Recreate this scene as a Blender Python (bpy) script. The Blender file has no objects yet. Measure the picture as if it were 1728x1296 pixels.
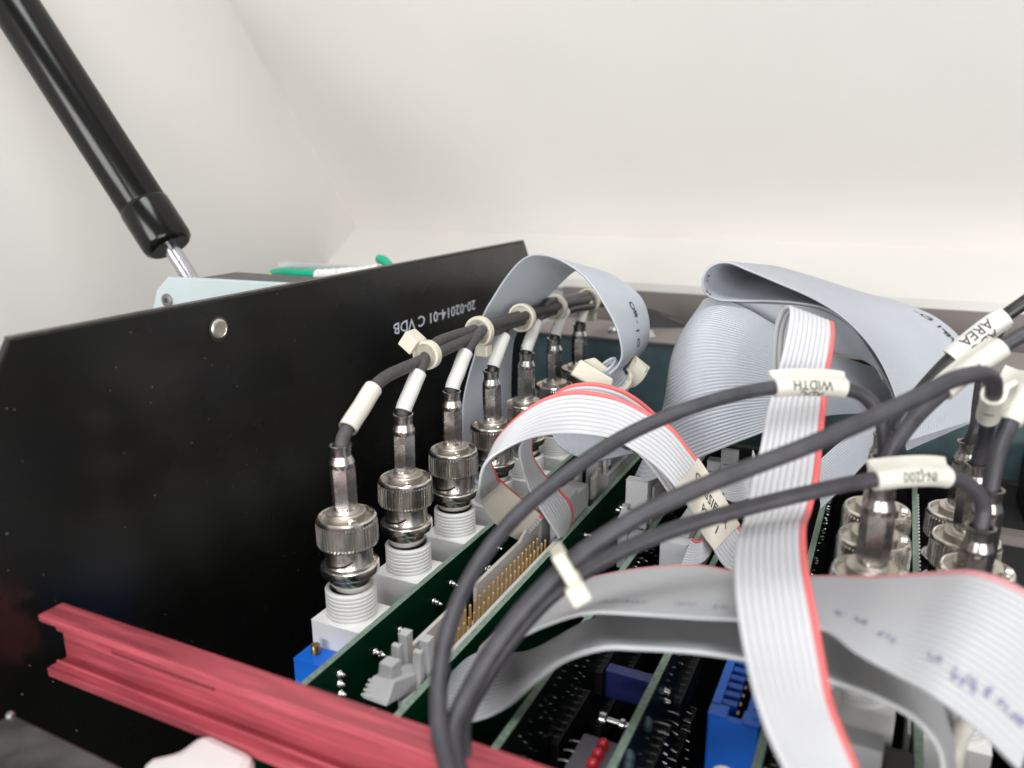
import bpy, bmesh, math, random
import numpy as np
from mathutils import Vector, Matrix

random.seed(7); np.random.seed(7)
S = bpy.context.scene
COL = S.collection
MM = 0.001
ZOFF = 250.0            # mm: the lens sits 250 mm above the chassis floor

# ------------------------------------------------------------------ camera
# rows: world X (across the boards), Y (along the boards), Z (up) in lens coordinates (right, down, forward)
ROT = np.array([[0.90042958, 0.10839763, -0.42127964],
                [0.43496325, -0.23725268, 0.86863003],
                [-0.00579229, -0.96538133, -0.26077832]])
FOC = 1340.0
camd = bpy.data.cameras.new('camera')
camd.sensor_width = 36.0
camd.lens = 36.0 * FOC / 1728.0
camd.clip_start = 0.005
camd.clip_end = 20.0
camd.dof.use_dof = True
camd.dof.focus_distance = 0.222
camd.dof.aperture_fstop = 14.5
cam = bpy.data.objects.new('camera', camd)
COL.objects.link(cam)
mw = Matrix.Identity(4)
for i in range(3):
    mw[i][0] = ROT[i, 0]; mw[i][1] = -ROT[i, 1]; mw[i][2] = -ROT[i, 2]
mw[2][3] = ZOFF * MM
cam.matrix_world = mw
S.camera = cam

# ------------------------------------------------------------------ light
w = bpy.data.worlds.new('World'); S.world = w; w.use_nodes = True
bg = w.node_tree.nodes['Background']
bg.inputs['Color'].default_value = (0.93, 0.96, 1.0, 1)
bg.inputs['Strength'].default_value = 0.30

def area(name, loc, target, size, power, col, sy=None):
    l = bpy.data.lights.new(name, 'AREA'); l.energy = power; l.color = col
    l.shape = 'RECTANGLE'; l.size = size; l.size_y = sy or size
    o = bpy.data.objects.new(name, l); COL.objects.link(o)
    o.location = loc
    d = Vector(target) - Vector(loc)
    o.rotation_euler = d.to_track_quat('-Z', 'Y').to_euler()
    return o
area('right_fill_light', (0.85, -1.00, 0.42), (-0.06, 0.3, 0.24), 1.0, 15, (1.0, 0.99, 0.978), 0.7)  # added fill area beside the lens, brightens the lid underside and the fronts
area('front_fill_light', (-0.30, -1.25, 0.40), (-0.10, 0.3, 0.24), 0.7, 12, (1.0, 0.99, 0.978), 0.5)  # second added fill, evens out the lid and shapes the metal reflections
area('ceiling_light', (0.1, -0.30, 1.25), (-0.05, 0.2, 0.16), 0.45, 7.5, (0.97, 0.985, 1.0), 0.45)

S.view_settings.view_transform = 'Standard'
S.view_settings.look = 'None'
S.view_settings.exposure = 0.26
S.view_settings.gamma = 1.0
S.view_settings.use_curve_mapping = False
S.cycles.max_bounces = 6
S.cycles.diffuse_bounces = 3
S.cycles.glossy_bounces = 3
S.cycles.transmission_bounces = 1
S.cycles.use_adaptive_sampling = True
S.cycles.adaptive_threshold = 0.02
S.cycles.caustics_reflective = False
S.cycles.caustics_refractive = False
S.cycles.use_denoising = True

# ------------------------------------------------------------------ materials
def mat(name, col, rough=0.5, metal=0.0, var=0.10, vscale=300.0, bump=0.0, bscale=1500.0,
        coat=0.0, sss=0.0, stretch=None, rvar=0.0, dust=0.0, spec=0.5, ior=None):
    m = bpy.data.materials.new(name); m.use_nodes = True
    nt = m.node_tree; N = nt.nodes; L = nt.links
    b = N['Principled BSDF']
    b.inputs['Roughness'].default_value = rough
    b.inputs['Metallic'].default_value = metal
    b.inputs['Specular IOR Level'].default_value = spec
    if coat: b.inputs['Coat Weight'].default_value = coat; b.inputs['Coat Roughness'].default_value = 0.12
    if sss:
        b.inputs['Subsurface Weight'].default_value = sss
        b.inputs['Subsurface Radius'].default_value = (0.002, 0.0018, 0.0012)
        b.inputs['Subsurface Scale'].default_value = 1.0
    tc = N.new('ShaderNodeTexCoord'); mp = N.new('ShaderNodeMapping')
    L.new(tc.outputs['Object'], mp.inputs['Vector'])
    if stretch: mp.inputs['Scale'].default_value = stretch
    n = N.new('ShaderNodeTexNoise'); n.inputs['Scale'].default_value = vscale; n.inputs['Detail'].default_value = 3
    L.new(mp.outputs['Vector'], n.inputs['Vector'])
    r = N.new('ShaderNodeValToRGB')
    r.color_ramp.elements[0].position = 0.25; r.color_ramp.elements[1].position = 0.75
    lo = [max(0, c * (1 - var)) for c in col]; hi = [min(1, c * (1 + var)) for c in col]
    r.color_ramp.elements[0].color = (*lo, 1); r.color_ramp.elements[1].color = (*hi, 1)
    L.new(n.outputs['Fac'], r.inputs['Fac'])
    out = r.outputs['Color']
    if dust:
        v = N.new('ShaderNodeTexVoronoi'); v.inputs['Scale'].default_value = 330
        L.new(tc.outputs['Object'], v.inputs['Vector'])
        n2 = N.new('ShaderNodeTexNoise'); n2.inputs['Scale'].default_value = 45
        L.new(tc.outputs['Object'], n2.inputs['Vector'])
        mt = N.new('ShaderNodeMath'); mt.operation = 'MULTIPLY'; mt.inputs[1].default_value = 0.075
        L.new(n2.outputs['Fac'], mt.inputs[0])
        lt = N.new('ShaderNodeMath'); lt.operation = 'LESS_THAN'
        L.new(v.outputs['Distance'], lt.inputs[0]); L.new(mt.outputs[0], lt.inputs[1])
        ml = N.new('ShaderNodeMath'); ml.operation = 'MULTIPLY'; ml.inputs[1].default_value = dust
        L.new(lt.outputs[0], ml.inputs[0])
        mx = N.new('ShaderNodeMix'); mx.data_type = 'RGBA'
        L.new(ml.outputs[0], mx.inputs['Factor']); L.new(out, mx.inputs['A'])
        mx.inputs['B'].default_value = (0.45, 0.43, 0.40, 1)
        out = mx.outputs['Result']
    L.new(out, b.inputs['Base Color'])
    if rvar:
        mr = N.new('ShaderNodeMapRange')
        mr.inputs['To Min'].default_value = max(0.02, rough - rvar); mr.inputs['To Max'].default_value = rough + rvar
        L.new(n.outputs['Fac'], mr.inputs['Value']); L.new(mr.outputs['Result'], b.inputs['Roughness'])
    if bump:
        nb = N.new('ShaderNodeTexNoise'); nb.inputs['Scale'].default_value = bscale; nb.inputs['Detail'].default_value = 3
        L.new(mp.outputs['Vector'], nb.inputs['Vector'])
        bp = N.new('ShaderNodeBump'); bp.inputs['Strength'].default_value = bump; bp.inputs['Distance'].default_value = 0.0004
        L.new(nb.outputs['Fac'], bp.inputs['Height']); L.new(bp.outputs['Normal'], b.inputs['Normal'])
    return m

MT = dict(
    cream=mat('cream_paint', (0.77, 0.745, 0.71), 0.55, var=0.022, vscale=14, bump=0.16, bscale=520),
    cream_rim=mat('cream_rim_paint', (0.68, 0.665, 0.63), 0.5, var=0.02, vscale=12),
    black=mat('black_lacquer', (0.006, 0.0058, 0.0054), 0.27, var=0.3, vscale=26, dust=0.8, rvar=0.13, bump=0.03, bscale=500, spec=0.5),
    black_tube=mat('black_strut_paint', (0.004, 0.004, 0.0035), 0.2, var=0.3, vscale=60, spec=0.3),
    black_edge=mat('black_lacquer_edge', (0.045, 0.04, 0.034), 0.38, var=0.3, vscale=400),
    dark=mat('dark_chassis', (0.012, 0.012, 0.012), 0.6, var=0.3),
    dark_steel=mat('dark_steel', (0.16, 0.15, 0.15), 0.36, metal=0.7, var=0.45, vscale=160, rvar=0.12),
    nickel=mat('nickel', (0.76, 0.725, 0.67), 0.22, metal=1.0, var=0.10, vscale=500, rvar=0.07, bump=0.05, bscale=2600),
    nickel_dull=mat('nickel_dull', (0.64, 0.59, 0.525), 0.40, metal=1.0, var=0.14, vscale=700, rvar=0.08),
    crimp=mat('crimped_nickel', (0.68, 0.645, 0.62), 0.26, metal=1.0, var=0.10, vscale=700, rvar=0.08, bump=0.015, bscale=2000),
    crimp_dk=mat('dark_reflection_crimp', (0.36, 0.335, 0.315), 0.26, metal=1.0, var=0.14, vscale=700, rvar=0.08),  # darkened nickel stands in for a dark reflection on the right-hand ferrules
    steel=mat('bright_steel', (0.50, 0.50, 0.52), 0.24, metal=1.0, var=0.1, rvar=0.06),
    groove=mat('groove_shadow_metal', (0.05, 0.045, 0.04), 0.4, metal=0.8),
    tin=mat('solder', (0.62, 0.62, 0.60), 0.22, metal=1.0, var=0.1, vscale=900),
    gold=mat('gold_pin', (0.86, 0.58, 0.24), 0.34, metal=0.55, var=0.1),
    brass=mat('brass', (0.40, 0.29, 0.13), 0.38, metal=1.0, var=0.2),
    white_pl=mat('white_plastic', (0.89, 0.88, 0.855), 0.42, var=0.03, vscale=150),
    grey_pl=mat('grey_plastic', (0.50, 0.50, 0.505), 0.5, var=0.05, vscale=250, bump=0.05),
    grey_pl2=mat('warm_grey_plastic', (0.60, 0.57, 0.535), 0.5, var=0.06, vscale=250),
    nylon=mat('natural_nylon', (0.62, 0.585, 0.475), 0.38, var=0.05),
    sleeve=mat('cream_sleeve', (0.61, 0.595, 0.525), 0.36, var=0.05, vscale=250),
    sleeve_w=mat('white_sleeve', (0.68, 0.675, 0.64), 0.36, var=0.03, vscale=250),
    ink=mat('black_ink', (0.03, 0.03, 0.03), 0.6),
    ink_blue=mat('blue_ink', (0.17, 0.17, 0.30), 0.6),
    rib_red2=mat('faded_red_edge', (0.55, 0.24, 0.25), 0.4),
    ink_white=mat('white_ink', (0.62, 0.66, 0.72), 0.6),
    jacket=mat('cable_jacket', (0.040, 0.038, 0.044), 0.48, var=0.35, vscale=260, bump=0.12, bscale=2500, rvar=0.08),
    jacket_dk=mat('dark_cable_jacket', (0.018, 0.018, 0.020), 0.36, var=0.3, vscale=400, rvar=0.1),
    jacket_dust=mat('dusty_cable_jacket', (0.058, 0.053, 0.053), 0.62, var=0.32, vscale=1200, bump=0.25, bscale=3000),
    braid=mat('cable_braid', (0.28, 0.28, 0.30), 0.4, metal=0.8, var=0.3, vscale=3000),
    rib_grey=mat('grey_ribbon', (0.40, 0.42, 0.455), 0.34, var=0.03, vscale=60),
    rib_white=mat('pale_ribbon', (0.53, 0.53, 0.545), 0.36, var=0.03, vscale=60),
    rib_mid=mat('light_grey_ribbon', (0.42, 0.425, 0.435), 0.36, var=0.03, vscale=60),
    sticker=mat('beige_sticker', (0.60, 0.55, 0.47), 0.55, var=0.04),
    blue_rib=mat('mid_blue_plastic', (0.012, 0.10, 0.50), 0.45, var=0.05),
    rib_red=mat('red_ribbon_edge', (0.72, 0.13, 0.13), 0.4, var=0.06),
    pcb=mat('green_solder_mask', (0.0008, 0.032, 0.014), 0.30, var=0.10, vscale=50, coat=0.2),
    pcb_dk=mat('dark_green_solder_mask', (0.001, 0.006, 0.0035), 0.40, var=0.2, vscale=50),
    pcb_edge=mat('board_edge_fibre', (0.21, 0.285, 0.225), 0.65, var=0.30, vscale=900),
    chip=mat('chip_epoxy', (0.012, 0.012, 0.013), 0.5),
    blue=mat('blue_plastic', (0.006, 0.14, 0.68), 0.42, var=0.05),
    blue_dk=mat('dark_blue_plastic', (0.014, 0.025, 0.17), 0.4, var=0.05),
    led=mat('red_lens', (0.55, 0.02, 0.035), 0.15, coat=0.6),
    led_body=mat('led_housing', (0.09, 0.085, 0.105), 0.55),
    rail=mat('red_anodised', (0.41, 0.072, 0.092), 0.44, metal=0.2, var=0.42, vscale=900, stretch=(0.05, 1, 1), rvar=0.12, bump=0.25, bscale=1500),
    pale_blue=mat('pale_blue_paint', (0.42, 0.49, 0.49), 0.5, var=0.04, vscale=60),
    alu=mat('aluminium', (0.62, 0.64, 0.65), 0.35, metal=0.7, var=0.06),
    green=mat('green_wire', (0.0, 0.30, 0.17), 0.4), yellow=mat('yellow_wire', (0.62, 0.62, 0.08), 0.4),
    sleeving=mat('woven_sleeving', (0.62, 0.62, 0.60), 0.7, var=0.35, vscale=900, bump=0.6, bscale=900),
    taupe=mat('taupe_paint', (0.19, 0.165, 0.155), 0.5, var=0.05, vscale=40),
    red_dk=mat('dark_red_slot', (0.16, 0.025, 0.032), 0.5),
    tin_dk=mat('dull_solder', (0.30, 0.30, 0.30), 0.3, metal=1.0),
    teal=mat('teal_paint', (0.042, 0.075, 0.085), 0.42, var=0.25, vscale=120),
    tan=mat('tan_paint', (0.36, 0.32, 0.28), 0.4, var=0.25, vscale=160),
)

# ------------------------------------------------------------------ pixel rays (used to place things at their measured distance)
def ray(px, py): return ROT @ np.array([px - 864.0, py - 648.0, FOC])
def at(px, py, d): return ray(px, py) * d / FOC          # d: distance along the lens axis, mm
def atX(px, py, X): r = ray(px, py); return r * X / r[0]
def atY(px, py, Y): r = ray(px, py); return r * Y / r[1]
def atZ(px, py, Z): r = ray(px, py); return r * Z / r[2]
def depth(P): return float((ROT.T @ np.asarray(P, float))[2])
def pair(a, b, wid, sign=1):
    """point on ray b at distance wid from point a; sign +1 the farther solution, -1 the nearer"""
    r = ray(*b) / FOC; a = np.asarray(a)
    A = r @ r; B = -2 * r @ a; C = a @ a - wid * wid
    D = B * B - 4 * A * C
    d = (-B + sign * math.sqrt(max(D, 0))) / (2 * A)
    return r * d

# ------------------------------------------------------------------ building helpers
def wp(v): return Vector((v[0] * MM, v[1] * MM, (v[2] + ZOFF) * MM))
def tag(o, label=None, cat=None, group=None, kind=None):
    if label: o['label'] = label
    if cat: o['category'] = cat
    if group: o['group'] = group
    if kind: o['kind'] = kind
    return o
def thing(name, label, cat, loc, group=None):
    o = bpy.data.objects.new(name, None); COL.objects.link(o)
    o.empty_display_size = 0.005
    o.location = wp(loc); o['_l'] = [float(c) for c in loc]
    return tag(o, label, cat, group)
def origin(o):
    return np.array(o['_l']) if o is not None and '_l' in o else None

class MB:
    def __init__(s): s.v = []; s.f = []; s.m = []; s.s = []
    def add(s, vs, fs, mi=0, smooth=False):
        n = len(s.v); s.v += [tuple(float(c) for c in p) for p in vs]
        for f in fs: s.f.append([i + n for i in f]); s.m.append(mi); s.s.append(smooth)
        return s
    def box(s, x0, x1, y0, y1, z0, z1, mi=0, top=None):
        vs = [(x, y, z) for z in (z0, z1) for x, y in ((x0, y0), (x1, y0), (x1, y1), (x0, y1))]
        s.add(vs, [(0, 3, 2, 1), (0, 1, 5, 4), (1, 2, 6, 5), (2, 3, 7, 6), (3, 0, 4, 7)], mi)
        s.add(vs[4:], [(0, 1, 2, 3)], mi if top is None else top); return s
    def hexa(s, p, mi=0):   # 8 corner points, bottom ring then top ring
        s.add(p, [(0, 3, 2, 1), (0, 1, 5, 4), (1, 2, 6, 5), (2, 3, 7, 6), (3, 0, 4, 7), (4, 5, 6, 7)], mi); return s
    def prism(s, poly, ext, mi=0):
        poly = [np.asarray(p, float) for p in poly]; e = np.asarray(ext, float); n = len(poly)
        vs = poly + [p + e for p in poly]
        s.add(vs, [list(range(n))[::-1], list(range(n, 2 * n))] + [(i, (i + 1) % n, n + (i + 1) % n, n + i) for i in range(n)], mi); return s
    def lathe(s, prof, n=32, c=(0, 0, 0), mi=0, smooth=True, radf=None, ax=None):
        c = np.asarray(c, float)
        if ax is None: X, Y, Z = np.eye(3)
        else:
            Z = np.asarray(ax, float); Z /= np.linalg.norm(Z)
            X = np.cross(Z, (0.3, 0.1, 1) if abs(Z[2]) < .9 else (1, 0, 0)); X /= np.linalg.norm(X); Y = np.cross(Z, X)
        vs = []
        for k, (r, z) in enumerate(prof):
            for i in range(n):
                a = 2 * math.pi * i / n; rr = radf(k, i, r) if radf else r
                vs.append(c + X * rr * math.cos(a) + Y * rr * math.sin(a) + Z * z)
        fs = [(k * n + i, k * n + (i + 1) % n, (k + 1) * n + (i + 1) % n, (k + 1) * n + i) for k in range(len(prof) - 1) for i in range(n)]
        s.add(vs, fs, mi, smooth)
        if prof[0][0] > 1e-6: s.add(vs[:n], [list(range(n))[::-1]], mi)
        if prof[-1][0] > 1e-6: s.add(vs[-n:], [list(range(n))], mi)
        return s
    def tube(s, pts, r, n=16, mi=0, caps=True, prof=None, up=None, rs=None):
        pts = np.asarray(pts, float)
        T = np.gradient(pts, axis=0); T /= np.linalg.norm(T, axis=1)[:, None]
        u0 = np.asarray(up if up is not None else ((0, 0, 1) if abs(T[0][2]) < .9 else (1, 0, 0)), float)
        vs = []; U = u0 - T[0] * (T[0] @ u0); U /= np.linalg.norm(U)
        if prof is None: prof = [(r * math.cos(2 * math.pi * i / n), r * math.sin(2 * math.pi * i / n)) for i in range(n)]
        n = len(prof)
        for k in range(len(pts)):
            if up is not None: U = u0 - T[k] * (T[k] @ u0)
            else: U = U - T[k] * (T[k] @ U)
            U /= np.linalg.norm(U); W = np.cross(T[k], U); q = 1 if rs is None else rs[k]
            for a, b in prof: vs.append(pts[k] + q * (W * a + U * b))
        fs = [(k * n + i, k * n + (i + 1) % n, (k + 1) * n + (i + 1) % n, (k + 1) * n + i) for k in range(len(pts) - 1) for i in range(n)]
        s.add(vs, fs, mi, True)
        if caps: s.add(vs[:n], [list(range(n))[::-1]], mi); s.add(vs[-n:], [list(range(n))], mi)
        return s
    def grid(s, G, mi=0, smooth=True, flip=False):
        a, b = G.shape[:2]; vs = G.reshape(-1, 3)
        fs = [((i * b + j), (i * b + j + 1), ((i + 1) * b + j + 1), ((i + 1) * b + j)) for i in range(a - 1) for j in range(b - 1)]
        if flip: fs = [f[::-1] for f in fs]
        s.add(vs, fs, mi, smooth); return s
    def mesh(s, name, mats, org=(0, 0, 0)):
        me = bpy.data.meshes.new(name)
        o = np.asarray(org, float)
        me.from_pydata([tuple((np.asarray(p) - o) * MM) for p in s.v], [], s.f)
        for m in (mats if isinstance(mats, (list, tuple)) else [mats]): me.materials.append(MT[m])
        me.polygons.foreach_set('material_index', s.m); me.polygons.foreach_set('use_smooth', s.s)
        if any(s.s): me.set_sharp_from_angle(angle=math.radians(38))
        me.update(); return me
    def build(s, name, mats, parent=None, bevel=0, org=None, seg=2):
        """parent given: a part; otherwise a top-level mesh with its origin at org"""
        o_ = origin(parent) if parent is not None else None
        if o_ is None: o_ = np.asarray(org if org is not None else np.mean(np.array(s.v), axis=0), float)
        o = bpy.data.objects.new(name, s.mesh(name, mats, o_)); COL.objects.link(o)
        o['_l'] = [float(c) for c in o_]
        if parent is not None: o.parent = parent
        else: o.location = wp(o_)
        if bevel: add_bevel(o, bevel, seg)
        return o
def add_bevel(o, wdt, seg=2):
    b = o.modifiers.new('edge_round', 'BEVEL'); b.width = wdt * MM; b.segments = seg; b.limit_method = 'ANGLE'; b.angle_limit = 0.6
    b.harden_normals = False
def inst(name, me, parent=None, loc=(0, 0, 0), rot=None):
    """a child (or thing) that shares mesh data; loc in mm relative to the parent's origin"""
    o = bpy.data.objects.new(name, me); COL.objects.link(o)
    if parent is not None: o.parent = parent; o.location = Vector(loc) * MM
    else: o.location = wp(loc)
    if rot: o.rotation_euler = rot
    return o

def crm(P, n, closed=False):
    """Catmull-Rom (centripetal-ish, chord-length) through rows of P (k, ...) -> n samples"""
    P = np.asarray(P, float); k = len(P); flat = P.reshape(k, -1)
    d = np.linalg.norm(np.diff(flat, axis=0), axis=1) ** 0.75 + 1e-9
    t = np.concatenate([[0], np.cumsum(d)])
    M = np.zeros_like(flat)
    for i in range(k):
        if i == 0: M[i] = (flat[1] - flat[0]) / (t[1] - t[0])
        elif i == k - 1: M[i] = (flat[-1] - flat[-2]) / (t[-1] - t[-2])
        else:
            h0 = t[i] - t[i-1]; h1 = t[i+1] - t[i]
            M[i] = ((flat[i] - flat[i-1]) / h0 * h1 + (flat[i+1] - flat[i]) / h1 * h0) / (h0 + h1)
    tt = np.linspace(0, t[-1], n); out = np.zeros((n, flat.shape[1]))
    idx = np.clip(np.searchsorted(t, tt, 'right') - 1, 0, k - 2)
    for j, (x, i) in enumerate(zip(tt, idx)):
        h = t[i+1] - t[i]; q = (x - t[i]) / h
        out[j] = ((2*q**3 - 3*q**2 + 1) * flat[i] + (q**3 - 2*q**2 + q) * h * M[i] + (-2*q**3 + 3*q**2) * flat[i+1] + (q**3 - q**2) * h * M[i+1])
    return out.reshape((n,) + P.shape[1:])

# flat lettering: (verts 2-D in mm, faces); x along the line, y up, both centred
_tc = {}
def text_mesh(txt, size, bold=0.0, sx=1.0):
    key = (txt, size, bold, sx)
    if key in _tc: return _tc[key]
    cu = bpy.data.curves.new('lettering', 'FONT'); cu.body = txt; cu.size = 1.0; cu.resolution_u = 2
    cu.align_x = 'CENTER'; cu.align_y = 'CENTER'; cu.offset = bold
    ob = bpy.data.objects.new('lettering', cu); COL.objects.link(ob)
    dg = bpy.context.evaluated_depsgraph_get(); me = bpy.data.meshes.new_from_object(ob.evaluated_get(dg))
    vs = np.array([(v.co.x * size * sx, v.co.y * size) for v in me.vertices]) if len(me.vertices) else np.zeros((0, 2))
    bm = bmesh.new(); bm.from_mesh(me)
    for it in range(3):
        bmesh.ops.triangulate(bm, faces=bm.faces[:])
        lo = [e for e in bm.edges if e.calc_length() > 0.17]
        if lo: bmesh.ops.subdivide_edges(bm, edges=lo, cuts=1)
    bmesh.ops.triangulate(bm, faces=bm.faces[:]); bm.to_mesh(me); bm.free()
    vs = np.array([(v.co.x * size * sx, v.co.y * size) for v in me.vertices]) if len(me.vertices) else np.zeros((0, 2))
    fs = [list(p.vertices) for p in me.polygons]
    bpy.data.objects.remove(ob); bpy.data.curves.remove(cu); bpy.data.meshes.remove(me)
    _tc[key] = (vs, fs); return vs, fs
def text_on_plane(mb, txt, size, o, right, up, off=0.05, bold=0.0, sx=1.0):
    vs, fs = text_mesh(txt, size, bold, sx); r = np.asarray(right, float); u = np.asarray(up, float)
    r /= np.linalg.norm(r); u /= np.linalg.norm(u); n = np.cross(r, u)
    mb.add([np.asarray(o) + r * x + u * y + n * off for x, y in vs], fs); return mb

class Surf:
    """a sampled ribbon surface, for printing on it"""
    def __init__(s, G, N, half): s.G, s.N, s.half = G, N, half
    def pt(s, u, v, off):
        a, b = s.G.shape[:2]; x = min(max(u, 0), .9999) * (a - 1); y = min(max(v, 0), .9999) * (b - 1)
        i, j = int(x), int(y); p, q = x - i, y - j
        f = lambda A: (A[i, j] * (1-p) * (1-q) + A[i+1, j] * p * (1-q) + A[i, j+1] * (1-p) * q + A[i+1, j+1] * p * q)
        n = f(s.N); n /= np.linalg.norm(n); return f(s.G) + n * off
    def uv(s, px, py, rad=9.0, edge=None):
        V = s.G @ ROT; q = V[:, :, :2] / V[:, :, 2:] * FOC; dd = np.hypot(q[:, :, 0] + 864 - px, q[:, :, 1] + 648 - py)
        r = max(rad, dd.min() + 2); m_ = np.where(dd < r, V[:, :, 2] * 3 + dd, 1e9)
        if edge: m_ = np.where(dd < r, dd, 1e9)
        i, j = np.unravel_index(np.argmin(m_), m_.shape)
        n = s.N[i, j]; sg = -1 if n @ s.G[i, j] > 0 else 1
        return i / (s.G.shape[0] - 1), j / (s.G.shape[1] - 1), sg
    def text(s, mb, txt, size, u, v, du=1, dv=1, off=0.6, length=None, width=None, bold=0.0, sx=1.0):
        """du, dv: +-1 reading direction along u and up direction along v"""
        vs, fs = text_mesh(txt, size, bold, sx)
        mb.add([s.pt(u + du * x / length, v + dv * y / width, off) for x, y in vs], fs)
    def scribble(s, mb, u, v, n, size, length, width, off=0.6, slant=0.3, du=1):
        for k in range(n):
            hgt = size * random.uniform(.5, 1.15); x0 = k * size * .62; th = size * .13
            for st in range(random.choice((2, 3))):
                xa = x0 + random.uniform(0, .35) * size; xb = xa + random.uniform(-.3, .4) * size
                ya = random.uniform(-.5, -.1) * hgt; yb = ya + random.uniform(.35, .9) * hgt
                q = [(xa, ya), (xa + th, ya), (xb + th, yb), (xb, yb)]
                mb.add([s.pt(u + du * x / length, v + y / width, off) for x, y in q], [(0, 1, 2, 3)])

def ribbon(root, rows, ncond, nlen=70, thick=0.9, mats=('rib_grey',), red=None, wires=False, m=4, web=0.16, rmat='rib_red'):
    """rows: stations along the cable, each a list of 2+ points across it. Adds the conductors as parts of root, returns a Surf"""
    js = [0.5 - 0.5 * math.cos(math.pi * j / m) for j in range(m)]
    vv = np.array([(c + f) / ncond for c in range(ncond) for f in js] + [1.0])
    across = []
    for r in rows:
        r = np.asarray(r, float)
        if len(r) == 2: across.append(r[0] + (r[1] - r[0]) * vv[:, None])
        else:
            fine = crm(r, 200); tt = np.linspace(0, 1, 200)
            across.append(np.stack([np.interp(vv, tt, fine[:, c]) for c in range(3)], 1))
    G = crm(np.array(across), nlen)
    du = np.gradient(G, axis=0); dv = np.gradient(G, axis=1)
    N = np.cross(du, dv); N /= (np.linalg.norm(N, axis=2)[:, :, None] + 1e-12)
    fr = np.array([f for c in range(ncond) for f in js] + [0.0])
    h = thick / 2 * np.maximum(np.sqrt(np.maximum(0, 1 - (2 * fr - 1) ** 2)), web / (thick / 2) * 0.5)
    T = G + N * h[None, :, None]; B = G - N * h[None, :, None]
    def piece(c0, c1, name, mt):
        a, b = c0 * m, c1 * m + 1
        mb = MB(); mb.grid(T[:, a:b], flip=False); mb.grid(B[:, a:b], flip=True)
        for e in (a, b - 1): mb.grid(np.stack([T[:, e], B[:, e]], 1), smooth=False, flip=(e == a))
        for e in (0, -1): mb.grid(np.stack([T[e, a:b], B[e, a:b]], 0), smooth=False)
        return mb.build(name, mt, root)
    if wires:
        for c in range(ncond):
            if c == red: piece(c, c + 1, 'red_wire', rmat)
            else: piece(c, c + 1, 'wire', mats[0])
    else:
        if red == 0: piece(1, ncond, 'flat_wires', mats[0]); piece(0, 1, 'red_wire', rmat)
        elif red is not None: piece(0, ncond - 1, 'flat_wires', mats[0]); piece(ncond - 1, ncond, 'red_wire', rmat)
        else: piece(0, ncond, 'flat_wires', mats[0])
    wid = np.linalg.norm(np.diff(G, axis=1), axis=2).sum(1); ln = np.linalg.norm(np.diff(G, axis=0), axis=2).sum(0)
    print('RIBBON %-28s width %.1f..%.1f mean %.1f  length %.0f' % (root.name, wid.min(), wid.max(), wid.mean(), ln.mean()))
    sf = Surf(G, N, thick / 2); sf.length = float(ln.mean()); sf.width = float(wid.mean()); return sf

# ------------------------------------------------------------------ setting: the open cream lid and the chassis round the boards
def slab(name, mt, quad, thick_vec, kind='structure'):
    mb = MB().prism(quad, thick_vec); o = mb.build(name, mt); tag(o, kind=kind); return o
LX = -330.0; LR = 420.0
C0 = np.array([0, 441.5, -37.3]); TOP = C0 + (np.array([0, 343.4, 86.3]) - C0) * 2.7
FL = np.array([0, 409.0, -58.3])
EX = np.array([1.0, 0, 0])
o = slab('lid_underside', 'cream', [C0 + EX * LX, C0 + EX * LR, TOP + EX * LR, TOP + EX * LX], (0, 9, 7))
o = slab('lid_side_wall', 'cream', [(LX, 441.5, -37.3), (LX, TOP[1], TOP[2]), (LX, -60, TOP[2]), (LX, -60, -230), (LX, 409, -230), (LX, 409, -58.3)], (-6, 0, 0))
o = slab('lid_rear_flange', 'cream_rim', [C0 + EX * LX, FL + EX * LX, FL + EX * LR, C0 + EX * LR], (0, 4, -8))
o = slab('lid_rear_lip', 'cream_rim', [FL + EX * LX + (0, -1.5, .3), FL + EX * LX + (0, -1.5, -5.5), FL + EX * LR + (0, -1.5, -5.5), FL + EX * LR + (0, -1.5, .3)], (0, 1.4, 0))
add_bevel(o, 0.5)
o = MB().box(LX, LR, -60, 470, -252, -250).build('chassis_floor', 'dark'); tag(o, kind='structure')

def simple(name, mt, label, cat, mb, bevel=0.4, group=None, org=None):
    o = mb.build(name, mt, bevel=bevel, org=org); tag(o, label, cat, group); return o

simple('rear_plate', 'taupe', 'taupe painted plate standing behind the cables under the cream lid', 'panel',
       MB().box(-165, LR - 4, 405, 407, -249.5, -62.5), 0.3)
# long teal bar with a tan ledge on top of it
t = thing('teal_crossbar', 'dark teal metal crossbar behind the far coax plugs', 'bar', (-40, 325, -110))
MB().box(-149.0, 200, 325, 329, -112, -72).build('front_face', 'teal', t, bevel=0.5)
MB().box(-149.0, 200, 323.6, 362, -71.9, -70.9).build('top_ledge', 'taupe', t, bevel=0.3)
for k, x in enumerate((-128, -112, -96)):
    MB().lathe([(2.6, 0), (2.6, 1.2), (1.8, 2.2), (0, 2.4)], 16, (x, 336, -70.9)).build('rivet', 'steel', t)
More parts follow.
